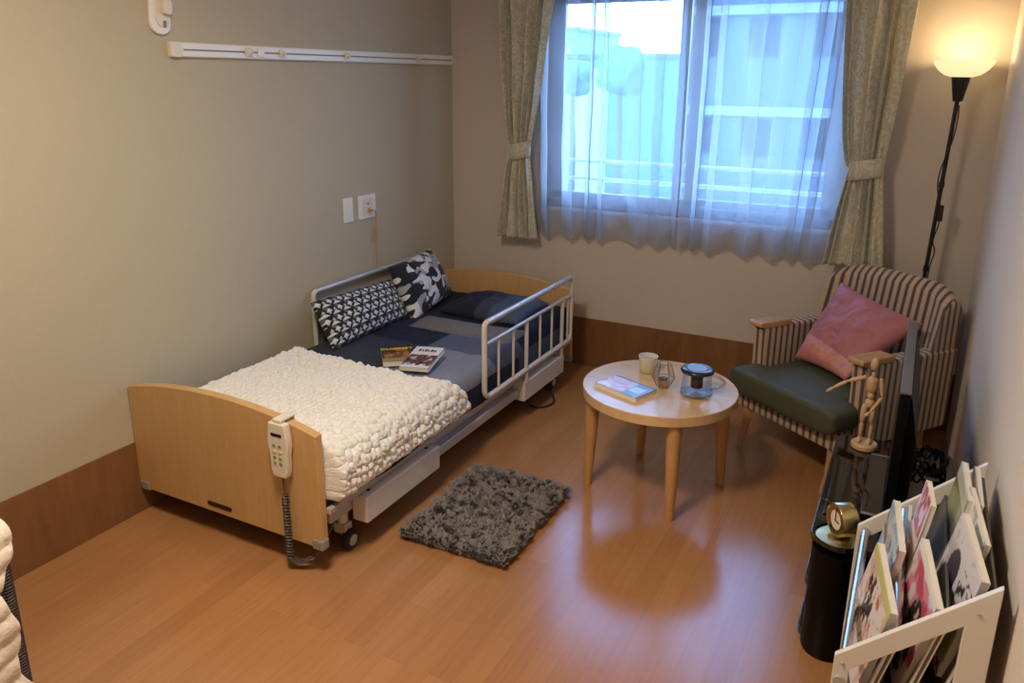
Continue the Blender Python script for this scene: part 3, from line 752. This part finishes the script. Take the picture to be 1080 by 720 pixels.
# back: rounded shoulders, leaning
bk = MB(); nx, nz = 41, 33
def back_pt(u, w, d):
    """u across -1..1, w up 0..1, d 0 front 1 rear"""
    top = .758-.050*abs(u)**6+.010*(1-u*u)
    z = .22+(top-.22)*w
    x = .300*u*(1-.02*w)
    wing = -.10*max(0, abs(u)-.70)/.30*(1-.55*w) if d == 0 else -.02*max(0, abs(u)-.8)/.2
    y = .205+.115*d*(1-.2*w)+.150*(z-.30)+wing
    return (x, y, z)
G = []
for i in range(nx):
    u_ = -1+2*i/(nx-1); row = []
    for j in range(nz): row.append(back_pt(u_, j/(nz-1), 0))
    for k in range(1, 8):
        p, q = Vector(back_pt(u_, 1, 0)), Vector(back_pt(u_, 1, 1)); t_ = k/8; m_ = p.lerp(q, t_); m_.z += .035*math.sin(PI*t_); row.append(tuple(m_))
    for j in range(nz-1, -1, -1): row.append(back_pt(u_, j/(nz-1), 1))
    G.append(row)
G = np.array(G); bk.grid(G)
for i in (0, nx-1):
    o = i*G.shape[1]; bk.f.append(tuple(o+k for k in range(G.shape[1])))
bk.build('backrest', 'stripe_back', ch, smooth=60)
for sx, sy in ((-1, -1), (1, -1), (-1, 1), (1, 1)):
    x = sx*.236
    if sy < 0: pts = [(x*.98, -.248, .215), (x, -.250, .15), (x*1.0, -.262, .07), (x*1.0, -.284, .0)]; rr = [.030, .026, .020, .016]
    else: pts = [(x, .262, .215), (x, .268, .12), (x, .300, 0)]; rr = [.028, .024, .017]
    MB().tube(pts, rr, 4).build('leg', 'maple_leg', ch, smooth=0, bevel=.004)
def chp(x, y, z):
    c, s_ = math.cos(ca), math.sin(ca); return (2.250+c*x-s_*y, -.545+s_*x+c*y, z)
def pinkpat(u, v):
    c = fillc(u, (172, 103, 106)); n = fbm(u*12, v*2, 12); c *= (.92+.16*n)[..., None]
    b = v+.10*u < -.50; c[b] = np.array(lin((206, 142, 138))); c[(v+.10*u < -.66) & (np.abs(u) < .5)] = np.array(lin((204, 134, 106)))  # lower crease painted as lighter bands, the fold is not modelled
    c[(v+.10*u < -.82)] = np.array(lin((196, 124, 124))); return c
tag(pillow_mesh([chp(-.185, -.05, .405), chp(.130, -.10, .418), chp(.262, .145, .665), chp(-.165, .165, .735)], .14, 120, 110, pinkpat, .03, 9, .06).build('pink_cushion', 'pink', smooth=180, weld=True),
    'dusty pink silk cushion slumped in the striped armchair', 'cushion')

# ------------------------------------------------------------------ floor lamp
lx, ly = 2.515, -.15; TX = 2.558
fl = thing('floor_lamp', 'slim black uplighter floor lamp with lit glass bowl behind the armchair', 'lamp', (lx, ly, 0))
k_ = (TX-lx)/1.68
def lp(z, dx=0, dy=0): return (k_*z+dx, dy, z)
MB().lathe([(.120, 0), (.122, .006), (.118, .018), (.03, .024), (.02, .03)], 40).build('base', 'black', fl)
MB().tube([lp(.025), lp(1.535)], .0085, 12).build('pole', 'black', fl)
for z in (.42, .80, 1.17): MB().tube([lp(z-.012), lp(z+.012)], .0115, 12).build('joint', 'black', fl)
MB().lathe([(.017, 1.515), (.019, 1.518), (.036, 1.612), (.034, 1.614)], 28, T(k_*1.56, 0, 0)).build('socket', 'black', fl)
bo = MB().lathe([(.0, 1.612), (.036, 1.612), (.066, 1.620), (.092, 1.640), (.108, 1.662), (.113, 1.678), (.109, 1.678), (.103, 1.662), (.088, 1.644), (.06, 1.625), (0, 1.618)], 48, T(TX-lx, 0, 0), cap=False).build('lamp_shade', 'shade', fl, smooth=60)
MB().ball((TX-lx, 0, 1.648), (.026, .026, .022), 16, 10).build('bulb', 'ceiling_lamp', fl)
cord = [lp(1.50, .010, -.006), lp(1.44, .014, -.012), lp(1.36, .010, -.01), lp(1.28, -.006, -.014), lp(1.22, -.016, -.02), lp(1.15, -.012, -.016), lp(1.07, .012, -.018), lp(1.0, .016, -.018), lp(.93, .006, -.014), lp(.88, .020, -.018), lp(.80, .012, -.014), lp(.6, .016, -.014), lp(.3, .012, -.014), lp(.06, .03, -.02)]
def spline(pts, n=6):
    out = []; p = [Vector(pts[0])]+[Vector(q) for q in pts]+[Vector(pts[-1])]
    for i in range(1, len(p)-2):
        for k in range(n):
            t = k/n; out.append(.5*((2*p[i])+(-p[i-1]+p[i+1])*t+(2*p[i-1]-5*p[i]+4*p[i+1]-p[i+2])*t*t+(-p[i-1]+3*p[i]-3*p[i+1]+p[i+2])*t**3))
    out.append(p[-2]); return out
MB().tube(spline(cord), .003, 6).build('cord', 'cable', fl)
MB().box(k_*1.04+.006, k_*1.04+.026, -.026, -.010, 1.015, 1.085).build('switch', 'black', fl, bevel=.004)

MB().tube(spline([(.87, -.62, .13), (.92, -.58, .06), (.955, -.60, .012), (.93, -.68, .008), (.86, -.70, .02), (.83, -.66, .09)]), .005, 8).build('cable', 'cable', bed)
# ------------------------------------------------------------------ TV corner
st = thing('tv_stand', 'low black glass television stand with rounded front column', 'tv stand', (2.505, -1.485, 0))
for z, nm in ((.36, 'top_shelf'), (.215, 'middle_shelf'), (.045, 'bottom_shelf')):
    e = {'top_shelf': 0, 'middle_shelf': .004, 'bottom_shelf': .008}[nm]
    MB().prism(rounded(.37+e, .77+e, .05), 'z', z-.022, z).build(nm, 'black_gloss', st, bevel=.003)
for y in (-.360, .335): MB().lathe([(.064, .0), (.068, .01), (.068, .337)], 40, T(-.108, y, 0)).build('column', 'column_black', st)
MB().lathe([(.060, .360), (.070, .360), (.070, .373), (.066, .373), (.066, .364), (.060, .364)], 48, T(-.108, -.360, 0), cap=False).build('column_rim', 'black_gloss', st)
MB().box(.165, .178, -.35, .35, .0, .337).build('back_panel', 'black', st)
for x0, x1, y0, y1 in ((-.165, -.078, -.24, .17),): MB().box(x0, x1, y0, y1, .360, .364).build('glass_inlay', 'black_glass', st, bevel=.001)
ds = tag(MB().lathe([(0, .3605), (.062, .3605), (.062, .3665), (.056, .3690), (.0, .3672)], 48, T(0, 0, 0), cap=False).build('brass_dish', 'brass_spun', smooth=50, loc=(2.397, -1.845, .0)), 'round brass dish sunk in the black column top under the clock', 'dish')
ck = thing('desk_clock', 'small round brass desk clock on the brass dish', 'clock', (2.400, -1.835, .3685), math.radians(-57))
q = T(0, 0, .049) @ R(PI/2, 'X')
MB().lathe([(.045, -.024), (.048, -.022), (.048, .022), (.047, .0235), (.0455, .022), (.0, .020)], 44, q, cap=False).lathe([(0, -.024), (.045, -.024)], 44, q, cap=False).build('case', 'brass', ck)
MB().lathe([(0, .0212), (.0455, .0212)], 40, q, cap=False).build('dial', 'clock_face', ck)
MB().box(-.0014, .0014, -.0235, -.0222, .047, .081).build('minute_hand', 'black', ck, smooth=0)
MB().box(-.002, .020, -.0235, -.0222, .0475, .0505).build('hour_hand', 'black', ck, smooth=0)
mk = MB()
for k in range(12):
    a = k*PI/6; mk.box(-.0008, .0008, -.0226, -.0216, .033, .039, T(0, 0, .049) @ R(a, 'Y'))
mk.build('hour_marks', 'black', ck, smooth=0)

tv = thing('television', 'flat black television seen edge on, standing on the black glass stand', 'television', (2.515, -1.37, .36))
MB().box(-.020, .006, -.365, .365, .042, .420).build('panel', 'column_black', tv, bevel=.004)
MB().prism([(.006, .07), (.038, .10), (.038, .27), (.012, .40), (.006, .40)], 'y', -.34, .34).build('rear_casing', 'column_black', tv, bevel=.006)
MB().box(-.021, .007, -.366, .366, .418, .424).build('top_edge', 'tv_grey', tv, bevel=.001)  # window reflection along the top, put into a grey strip
MB().box(-.0212, -.0198, -.345, .345, .065, .405).build('screen', 'screen', tv, smooth=0)
MB().box(-.012, .016, -.06, .06, .010, .06).build('neck', 'black_gloss', tv, bevel=.004)
ba = MB().prism(rounded(.165, .43, .012, 4, .005, -.10), 'z', 0.0, .010).build('foot_plate', 'black_glass', tv, bevel=.002)
for y in (-.312, .112): MB().box(-.075, .085, y-.007, y+.007, .0095, .0125).build('chrome_strip', 'steel', ba)

# jointed wooden artist's figure
mn = thing('artist_manikin', 'jointed wooden artist figure with one arm out, on the black stand', 'figurine', (2.412, -1.19, .36), math.radians(0))
MB().lathe([(.040, 0), (.043, .004), (.043, .016), (.039, .021)], 36).build('base', 'manikin', mn)
MB().tube([(.010, .01, .02), (.010, .012, .15)], .0022, 8).build('support_rod', 'steel', mn)
def seg_(name, a, b, r0, r1, rm=None):
    a, b = Vector(a), Vector(b); n = 9; rm = rm or max(r0, r1)*1.15
    r0, r1, rm = r0*.74, r1*.74, rm*.74
    pts = [a.lerp(b, k/(n-1)) for k in range(n)]; f = lambda t: r0*(1-t)+r1*t+(rm-(r0+r1)/2)*math.sin(PI*t)
    rs = [f(k/(n-1)) for k in range(n)]; rs[0] *= .55; rs[-1] *= .55
    return MB().tube(pts, rs, 14).build(name, 'manikin', mn, smooth=70)
def joint(p, r): return MB().ball(p, r*.76, 12, 8).build('joint', 'manikin', mn)
hipL, hipR = (-.014, 0, .162), (.014, 0, .162)
seg_('pelvis', (0, 0, .182), (0, 0, .150), .017, .016, .022); seg_('abdomen', (0, 0, .206), (0, 0, .184), .013, .013, .017)
seg_('chest', (0, 0, .264), (0, 0, .204), .021, .017, .027); seg_('neck', (0, 0, .282), (0, 0, .262), .008, .009, .009)
MB().ball((0, -.003, .310), (.0145, .0165, .0235), 18, 14).build('head', 'manikin', mn)
for hip, knee, ank, toe in ((hipL, (-.016, -.002, .092), (-.017, .004, .032), (-.022, -.022, .0235)), (hipR, (.016, -.006, .092), (.014, .004, .032), (.012, -.024, .0235))):
    seg_('thigh', hip, knee, .013, .009, .0145); joint(knee, .0075); seg_('shin', knee, ank, .009, .006, .0105)
    MB().tube([ank, ((ank[0]+toe[0])/2, (ank[1]+toe[1])/2, .028), toe], [.008, .009, .0055], 12, flat=.8).build('foot', 'manikin', mn)
def arm(sh, el, wr_, ha_):
    joint(sh, .0095); seg_('upper_arm', sh, el, .009, .007, .0105); joint(el, .0065); seg_('forearm', el, wr_, .008, .0055, .009); joint(wr_, .0045); seg_('hand', wr_, ha_, .005, .004, .008)
arm((-.026, 0, .258), (-.078, -.012, .238), (-.120, -.018, .208), (-.142, -.022, .190))
arm((.026, 0, .256), (.036, -.004, .196), (.006, -.040, .150), (-.012, -.050, .132))

# cables behind the television
cb = thing('power_cable', 'black power cable looped on the stand behind the television', 'cable', (2.610, -1.26, .362))
lp_ = [(.050*math.cos(a*.9)+.010*math.sin(a*2.3), .075*math.sin(a*.9)+.01*math.cos(a*1.7), .006+.010*(k % 5)) for k, a in enumerate(np.linspace(0, 22, 70))]
MB().tube(spline(lp_, 3), .0038, 6).build('loops', 'cable', cb)
MB().tube(spline([(.03, -.06, .012), (.05, -.02, .03), (.045, .05, .045), (.02, .09, .02)]), .0045, 6).build('lead', 'cable', cb)
pb = thing('power_strip', 'black power strip with plugs on the floor behind the television', 'power strip', (2.62, -.93, 0), .1)
MB().box(-.03, .03, -.14, .14, 0, .035).build('housing', 'black', pb, bevel=.006)
for y in (-.09, -.03, .04): MB().box(-.02, .02, y-.018, y+.018, .035, .068).build('plug', 'rubber', pb, bevel=.005)
for j, y in enumerate((-.09, -.03, .04)): MB().tube(spline([(0, y, .066), (.01, y+.01, .11), (-.03+.03*j, y+.06, .13), (.0, y+.14, .06), (.02, y+.2, .01)]), .0035, 6).build('lead', 'cable', pb)
ro = thing('cable_box', 'small grey rounded box with cables behind the television', 'router', (2.615, -.775, 0), .2)
MB().box(-.045, .045, -.035, .035, 0, .065).build('case', 'tv_grey', ro, bevel=.018, seg=4)
MB().tube(spline([(0, .035, .03), (.02, .07, .03), (.05, .09, .01)]), .003, 6).build('lead', 'cable', ro)
ol = thing('wall_socket', 'black plug in a socket low in the corner behind the armchair', 'outlet', (2.665, -.009, .262))
MB().box(-.03, .03, -.006, 0, -.02, .02).build('plate', 'white_plastic', ol, bevel=.002)
MB().box(-.018, .018, -.03, -.006, -.008, .014).build('plug', 'black', ol, bevel=.003)

# ------------------------------------------------------------------ magazine rack
RX0, RZ0, RX1, RZ1, RY0, RY1 = 2.441, .478, 2.700, .722, -2.500, -1.945
rk = thing('magazine_rack', 'white sloping magazine rack with silver tubes against the right wall', 'magazine rack', ((RX0+RX1)/2, (RY0+RY1)/2, 0))
ox, oy = (RX0+RX1)/2, (RY0+RY1)/2
sl = (RZ1-RZ0)/(RX1-RX0)
def side_frame(y0, y1):
    fl_, bl_ = .030, .050; tw = .052
    outer = [(RX0, 0), (RX0+fl_, 0), (RX0+fl_, RZ0+sl*fl_-tw), (RX1-bl_, RZ1-sl*bl_-tw), (RX1-bl_, 0), (RX1, 0), (RX1, RZ1), (RX0, RZ0)]
    return MB().prism([(x-ox, z) for x, z in outer], 'y', y0-oy, y1-oy)
for y0, y1 in ((RY0, RY0+.014), (RY1-.014, RY1)):
    sf = side_frame(y0, y1).build('side_frame', 'rack', rk, bevel=.002)
    ys = y0-oy-.0015 if y0 == RY0 else y1-oy+.0015
    for x, z in ((RX0+.017, RZ0-.014), (RX1-.03, RZ1-.065), (RX1-.028, .45)):
        MB().lathe([(.004, -.001), (.003, .001)], 12, T(x-ox, ys, z) @ R(PI/2, 'X')).build('screw', 'grey_plastic', sf)
lean = math.radians(13); ux, uz = math.sin(lean), math.cos(lean)
def plate(fr, hgt, m='rack'):
    x, z = RX0+(RX1-RX0)*fr-ox, RZ0+(RZ1-RZ0)*fr-.03
    pts = [(x, z), (x+.006*uz, z-.006*ux), (x+.006*uz-hgt*ux, z-.006*ux-hgt*uz), (x-hgt*ux, z-hgt*uz)]
    MB().prism(pts, 'y', RY0+.014-oy, RY1-.014-oy).build('divider', m, rk, bevel=.001)
for fr, hg in ((.40, .30), (.70, .36), (.97, .40)):
    plate(fr, hg, 'rack_shaded')  # plate painted as shaded, its near edge below stays white
    x, z = RX0+(RX1-RX0)*fr-ox, RZ0+(RZ1-RZ0)*fr-.028
    MB().prism([(x-.003, z), (x+.010, z), (x+.010-hg*ux, z-hg*uz), (x-.003-hg*ux, z-hg*uz)], 'y', RY0+.0145-oy, RY0+.026-oy).build('divider_edge', 'rack', rk, bevel=.001)
for fr, dz in ((.03, .0), (.345, .006)):
    x, z = RX0+(RX1-RX0)*fr+.012-ox, RZ0+(RZ1-RZ0)*fr-.016+dz
    MB().tube([(x, RY0+.012-oy, z), (x, RY1-.012-oy, z)], .0105, 16).build('tube', 'steel', rk)
for x in (RX0+.015,):
    MB().lathe([(.010, -.02), (.012, -.012), (.012, .002)], 16, T(x-ox, RY0-oy-.004, RZ0-.055) @ R(PI/2, 'X')).build('knob', 'grey_plastic', rk)
bases = MB()
for fr in (.14, .46, .76):
    x, z = RX0+(RX1-RX0)*fr-ox-.05, RZ0+(RZ1-RZ0)*fr-.30
    MB().box(max(x-.02, RX0-ox+.004), x+.05, RY0+.014-oy, RY1-.014-oy, z-.006, z).build('pocket_floor', 'rack_shaded', rk)
# magazines: local x = thickness (cover faces -x), y = width, z = height
def magazine(label, top, hgt, width, th, cover, pitch=0., lean_=math.radians(8), spine_near=False, yaw=0.):
    """top: the far top corner of the cover"""
    t = thing('magazine', label, 'magazine', top, group='magazines in the rack')
    t.rotation_euler = (0, 0, 0)
    t.matrix_world = T(*top) @ R(yaw, 'Z') @ R(pitch, 'X') @ R(lean_, 'Y')
    u, v = np.meshgrid(np.linspace(0, 1, 50), np.linspace(0, 1, 70), indexing='ij')
    bow = .004*np.sin(PI*u)
    MB().box(.0008, th-.0006, -width+.0015, -.001, -hgt+.001, -.001).build('pages', 'pages', t, smooth=0)
    P = np.stack([-.0006+0*u, -(1-u)*width, -(1-v)*hgt], -1); MB().grid(P, cover(u, v)).build('cover', 'print', t, solid=.0008)
    MB().box(th-.0004, th+.0006, -width, 0, -hgt, 0).build('back_cover', 'pages', t, smooth=0)
    return t
# in the covers: u = 0 near side .. 1 far side, v = 0 foot .. 1 head
def cov_brush(u, v):
    c = fillc(u, (226, 218, 210)); n = fbm(u*9, v*6, 101); n2 = fbm(u*22, v*14, 103)
    c[n > .60] = lin((214, 178, 166)); m = (np.abs(u-.62-.05*np.sin(v*9)) < .16) & (v > .30) & (v < .86)
    c[m & (n2 > .50)] = lin((36, 32, 34)); c[(u < .42) & (n2 > .66) & (v > .2)] = lin((196, 84, 74)); c[(v > .9)] = lin((196, 200, 130)); return c
def cov_grey(u, v):
    c = fillc(u, (206, 208, 206)); n = fbm(u*5, v*5, 111); c[n > .55] = lin((150, 176, 206)); c[n < .36] = lin((120, 118, 112)); return c
def cov_pinkmag(u, v):
    c = fillc(u, (222, 206, 204)); n = fbm(u*6, v*5, 121); c[n > .56] = lin((210, 140, 156)); c[n > .67] = lin((190, 70, 92))
    m = ((u-.35)/.22)**2+((v-.42)/.36)**2 < 1; c[m] = lin((50, 42, 46)); c[m & (fbm(u*9, v*9, 124) > .62)] = lin((214, 180, 168)); c[v > .93] = lin((230, 226, 220)); return c
def cov_red(u, v):
    c = fillc(u, (232, 222, 214)); n = fbm(u*10, v*9, 131); m = (v > .62) & (u > .1) & (u < .9); c[m] = lin((190, 58, 52)); c[m & (n > .62)] = lin((232, 214, 208))
    m = (v <= .5); c[m] = lin((222, 190, 160)); c[m & (n > .55)] = lin((196, 140, 110)); return c
def cov_blue(u, v):
    c = fillc(u, (62, 104, 164)); n = fbm(u*6, v*6, 141); c[n > .58] = lin((116, 156, 204)); c[n < .33] = lin((36, 52, 92)); return c
def cov_figure(u, v):
    c = fillc(u, (216, 214, 216)); n = fbm(u*7, v*7, 151); n2 = fbm(u*16, v*16, 153)
    c[n > .62] = lin((190, 186, 200)); m = ((u-.66)/.17)**2+((v-.60)/.22)**2 < 1; c[m] = lin((62, 50, 74))
    m = ((u-.74)/.14)**2+((v-.30)/.2)**2 < 1; c[m] = lin((186, 122, 84)); m = (u < .5) & (v < .45) & (v > .2) & (n2 > .42); c[m] = lin((176, 190, 74))
    c[(u < .55) & (v < .2) & (n > .42)] = lin((196, 66, 44)); c[(u < .42) & (v > .55) & (v < .82) & (n2 > .6)] = lin((60, 54, 60)); return c
def cov_green(u, v):
    c = fillc(u, (128, 136, 84)); n = fbm(u*5, v*5, 161); c[n > .56] = lin((164, 168, 116)); c[v > .86] = lin((206, 204, 178)); return c
def cov_teal(u, v):
    c = fillc(u, (226, 226, 216)); c[(u > .8)] = lin((150, 190, 172)); c[fbm(u*8, v*8, 171) > .62] = lin((180, 180, 176)); return c
def cov_mauve(u, v):
    c = fillc(u, (176, 156, 158)); c[fbm(u*5, v*5, 181) > .55] = lin((150, 128, 134)); return c
magazine('white magazine with black brush strokes, nearest in the front pocket', (2.490, -2.268, .622), .262, .205, .013, cov_brush, pitch=math.radians(10), yaw=.20)
magazine('grey and pale blue magazine behind the brush-stroke magazine in the front pocket', (2.512, -2.085, .640), .262, .205, .014, cov_grey, pitch=math.radians(4), yaw=.10)
magazine('pink and red magazine with dark figure, nearest in the middle pocket', (2.572, -2.275, .662), .262, .205, .013, cov_pinkmag, pitch=math.radians(9), yaw=.16)
magazine('white magazine with red panel at its head in the middle pocket', (2.572, -2.100, .715), .262, .125, .010, cov_red, yaw=.08)
magazine('blue magazine deepest in the middle pocket beside the red-panel magazine', (2.548, -1.975, .580), .230, .19, .008, cov_blue)
magazine('white magazine with dark and yellow-green picture, nearest in the back pocket', (2.638, -2.262, .735), .262, .205, .013, cov_figure, pitch=math.radians(9), yaw=.16)
magazine('olive green magazine at the far end of the back pocket', (2.644, -1.990, .730), .262, .200, .012, cov_green, yaw=.03)
magazine('white magazine with teal strip, second from the wall in the back pocket', (2.655, -2.130, .735), .262, .205, .010, cov_teal, pitch=math.radians(7), yaw=.12)
magazine('mauve magazine closest to the wall in the back pocket', (2.672, -1.985, .722), .250, .200, .010, cov_mauve)

# ------------------------------------------------------------------ things on the left wall
pr = thing('picture_rail', 'long white picture rail with sliding hooks on the left wall', 'picture rail', (0, 0, 1.687))
MB().prism([(0, -.026), (.014, -.026), (.018, -.022), (.018, .022), (.014, .026), (0, .026)], 'y', -1.935, -.004).build('rail', 'white_plastic', pr, bevel=.001)
MB().box(.0178, .0186, -1.88, -.03, -.003, .003).build('groove', 'groove', pr, smooth=0)
for y in (-1.912,): MB().prism(rounded(.05, .054, .010, 4, y, 0), 'x', .0, .021).build('end_cap', 'cream_plastic', pr, bevel=.002)
for y, w in ((-1.566, .034), (-1.382, .024), (-.957, .026), (-.374, .022)):
    hk = MB().box(.0185, .026, y-w/2, y+w/2, -.016, .016).build('hook', 'cream_plastic', pr, bevel=.003)
    MB().tube([(.026, y, -.004), (.040, y, -.006), (.043, y, .006)], .005, 8).build('hook_tip', 'cream_plastic', hk)
for y in (-1.50,): MB().box(.0185, .026, y-.018, y+.018, -.018, .018).build('stop', 'white_plastic', pr, bevel=.003)
hp = thing('wall_hook_plate', 'white plastic hook plate on the left wall above the picture rail', 'wall hook', (0, -1.955, 1.85), 0)
hp.rotation_euler = (math.radians(-6), 0, 0)
MB().prism(rounded(.088, .25, .04, 8, 0, .01), 'x', 0, .016).build('plate', 'white_plastic', hp, bevel=.004)
MB().prism(rounded(.062, .20, .03, 8, .006, .01), 'x', .016, .020).build('raised_panel', 'cream_plastic', hp, bevel=.002)
MB().prism(rounded(.034, .05, .010, 4, .012, -.022), 'x', .02, .042).build('hook', 'cream_plastic', hp, bevel=.004)
MB().prism(rounded(.012, .024, .004, 4, .012, -.078), 'x', .0195, .022).build('slot', 'groove', hp)
sw = thing('light_switch', 'narrow white switch plate on the left wall above the bed', 'switch', (0, -.983, .968), 0)
MB().prism(rounded(.070, .120, .006, 4), 'x', 0, .008).build('plate', 'white_plastic', sw, bevel=.002)
MB().prism(rounded(.032, .085, .003, 3), 'x', .008, .0105).build('rocker', 'white_plastic', sw, bevel=.001)
oc = thing('call_plate', 'wide white call plate with an orange pull cord on the left wall', 'wall plate', (0, -.835, .967), 0)
MB().prism(rounded(.135, .118, .006, 4), 'x', 0, .009).build('plate', 'white_plastic', oc, bevel=.002)
MB().prism(rounded(.080, .085, .004, 3), 'x', .009, .011).build('inner_plate', 'cream_plastic', oc, bevel=.001)
MB().lathe([(.006, 0), (.005, .004)], 14, T(.011, 0, .015) @ R(PI/2, 'Y')).build('lamp_lens', 'groove', oc)
MB().lathe([(.009, 0), (.007, .012), (.004, .022)], 14, T(.011, .004, -.018) @ R(PI/2, 'Y')).build('plug', 'cord_orange', oc)
MB().tube(spline([(.030, .004, -.018), (.032, .03, -.024), (.022, .046, -.06), (.014, .050, -.15), (.014, .048, -.30), (.016, .046, -.36)]), .0026, 6).build('cord', 'cord_orange', oc)
MB().tube([(.014, .049, -.125), (.014, .049, -.18)], [.006, .007], 10).build('cord_grip', 'cord_orange', oc)

# ------------------------------------------------------------------ rattan chest with quilted throw, at the lower left
rc_ = thing('rattan_chest', 'dark woven rattan chest half under a cream throw at the lower left', 'chest', (.40, -3.46, 0))
MB().box(-.316, .316, -.34, .34, .0, .585).build('body', 'rattan', rc_, bevel=.012)
MB().box(-.322, .322, -.346, .346, .585, .625).build('lid', 'rattan', rc_, bevel=.012)
for sx in (-.30, .30):
    for sy in (-.325, .325): MB().tube([(sx, sy, 0), (sx, sy, .58)], .02, 10).build('corner_post', 'rattan', rc_)
nu, nv = 130, 150
Lt = .60
S, Y = np.meshgrid(np.linspace(0, Lt+.07*PI/2+.56, nu), np.linspace(-3.82, -3.146, nv), indexing='ij')
X, Z, NX, NZ = drape_profile(S, .10, .748, .640, .06, .03)
Yd = Y-.02*np.sin(S*9)
puff = np.abs(np.sin((S+.25*Y)*PI/.055))**.6*.013+(fbm(S*14, Y*9, 201)-.5)*.026
P = np.stack([X+NX*(puff+.006), Yd+.012*np.sin(S*30)*smoothstep(-3.3, -3.146, Y), Z+NZ*(puff+.004)], -1)
tag(MB().grid(P).build('quilted_throw', 'throw', smooth=180, solid=.012), 'puffy cream quilted throw hanging over the dark rattan chest', 'throw')

# ------------------------------------------------------------------ lamps and daylight
cl = thing('ceiling_light', 'round warm ceiling light in the middle of the room', 'light', (1.36, -2.95, H))
MB().lathe([(.24, 0), (.25, -.012), (.25, -.03), (.235, -.032)], 48).build('ring', 'white_plastic', cl)
MB().lathe([(.235, -.030), (.21, -.055), (.12, -.075), (0, -.082)], 48, cap=False).build('diffuser', 'ceiling_lamp', cl)
def area(name, loc, rot, size, energy, col, shape='DISK', sy=None):
    l = bpy.data.lights.new(name, 'AREA'); l.shape = shape; l.size = size; l.energy = energy; l.color = col
    if sy: l.size_y = sy
    o = bpy.data.objects.new(name, l); COL.objects.link(o); o.location = loc; o.rotation_euler = rot; return o
area('ceiling_lamp_light', (1.36, -2.95, H-.095), (0, 0, 0), .46, 27, (1, .87, .71))
bl_ = bpy.data.lights.new('floor_lamp_bulb_light', 'POINT'); bl_.energy = 1.5; bl_.color = (1, .74, .42); bl_.shadow_soft_size = .03
bo_ = bpy.data.objects.new('floor_lamp_bulb_light', bl_); COL.objects.link(bo_); bo_.location = (TX, ly, 1.695)
pt = area('window_sky_portal', ((wx0+wx1)/2, .17, (wz0+wz1)/2), (PI/2, 0, PI), wx1-wx0, 1, (1, 1, 1), 'RECTANGLE', wz1-wz0)
pt.data.cycles.is_portal = True; pt.rotation_euler = (-PI/2, 0, 0)
wd = bpy.data.worlds.new('sky'); scn.world = wd; wd.use_nodes = True
wn = wd.node_tree; bg = wn.nodes['Background']
tc_ = wn.nodes.new('ShaderNodeTexCoord'); sp = wn.nodes.new('ShaderNodeSeparateXYZ'); rp = wn.nodes.new('ShaderNodeValToRGB')
wn.links.new(tc_.outputs['Generated'], sp.inputs[0]); wn.links.new(sp.outputs[2], rp.inputs[0]); wn.links.new(rp.outputs[0], bg.inputs[0])
rp.color_ramp.elements[0].position = 0; rp.color_ramp.elements[0].color = (.44, .70, 1, 1)
rp.color_ramp.elements[1].position = .6; rp.color_ramp.elements[1].color = (.19, .44, 1, 1)
bg.inputs[1].default_value = 9.5

# ------------------------------------------------------------------ camera
f_, yaw, pit, rol, cx, cy, ppy = 828.1, -.4793406, .2782671, .00741988, 2.4720, -3.98862, 317.64
fw = Vector((math.sin(yaw)*math.cos(pit), math.cos(yaw)*math.cos(pit), -math.sin(pit)))
rt = Vector((math.cos(yaw), -math.sin(yaw), 0)); up = rt.cross(fw)
r2 = rt*math.cos(rol)+up*math.sin(rol); u2 = -rt*math.sin(rol)+up*math.cos(rol)
cam = bpy.data.cameras.new('camera'); co = bpy.data.objects.new('camera', cam); COL.objects.link(co)
co.matrix_world = Matrix(((r2.x, u2.x, -fw.x, cx), (r2.y, u2.y, -fw.y, cy), (r2.z, u2.z, -fw.z, 1.6), (0, 0, 0, 1)))
cam.sensor_fit = 'HORIZONTAL'; cam.sensor_width = 36; cam.lens = f_/1080*36; cam.shift_y = -(360-ppy)/1080
cam.clip_start = .02; cam.clip_end = 400
scn.camera = co

vs_ = scn.view_settings; vs_.view_transform = 'Standard'; vs_.look = 'None'; vs_.exposure = .55; vs_.gamma = 1; vs_.use_curve_mapping = False
try:
    scn.cycles.use_denoising = True; scn.cycles.max_bounces = 10; scn.cycles.transparent_max_bounces = 16
    scn.cycles.sample_clamp_indirect = 6
except Exception: pass
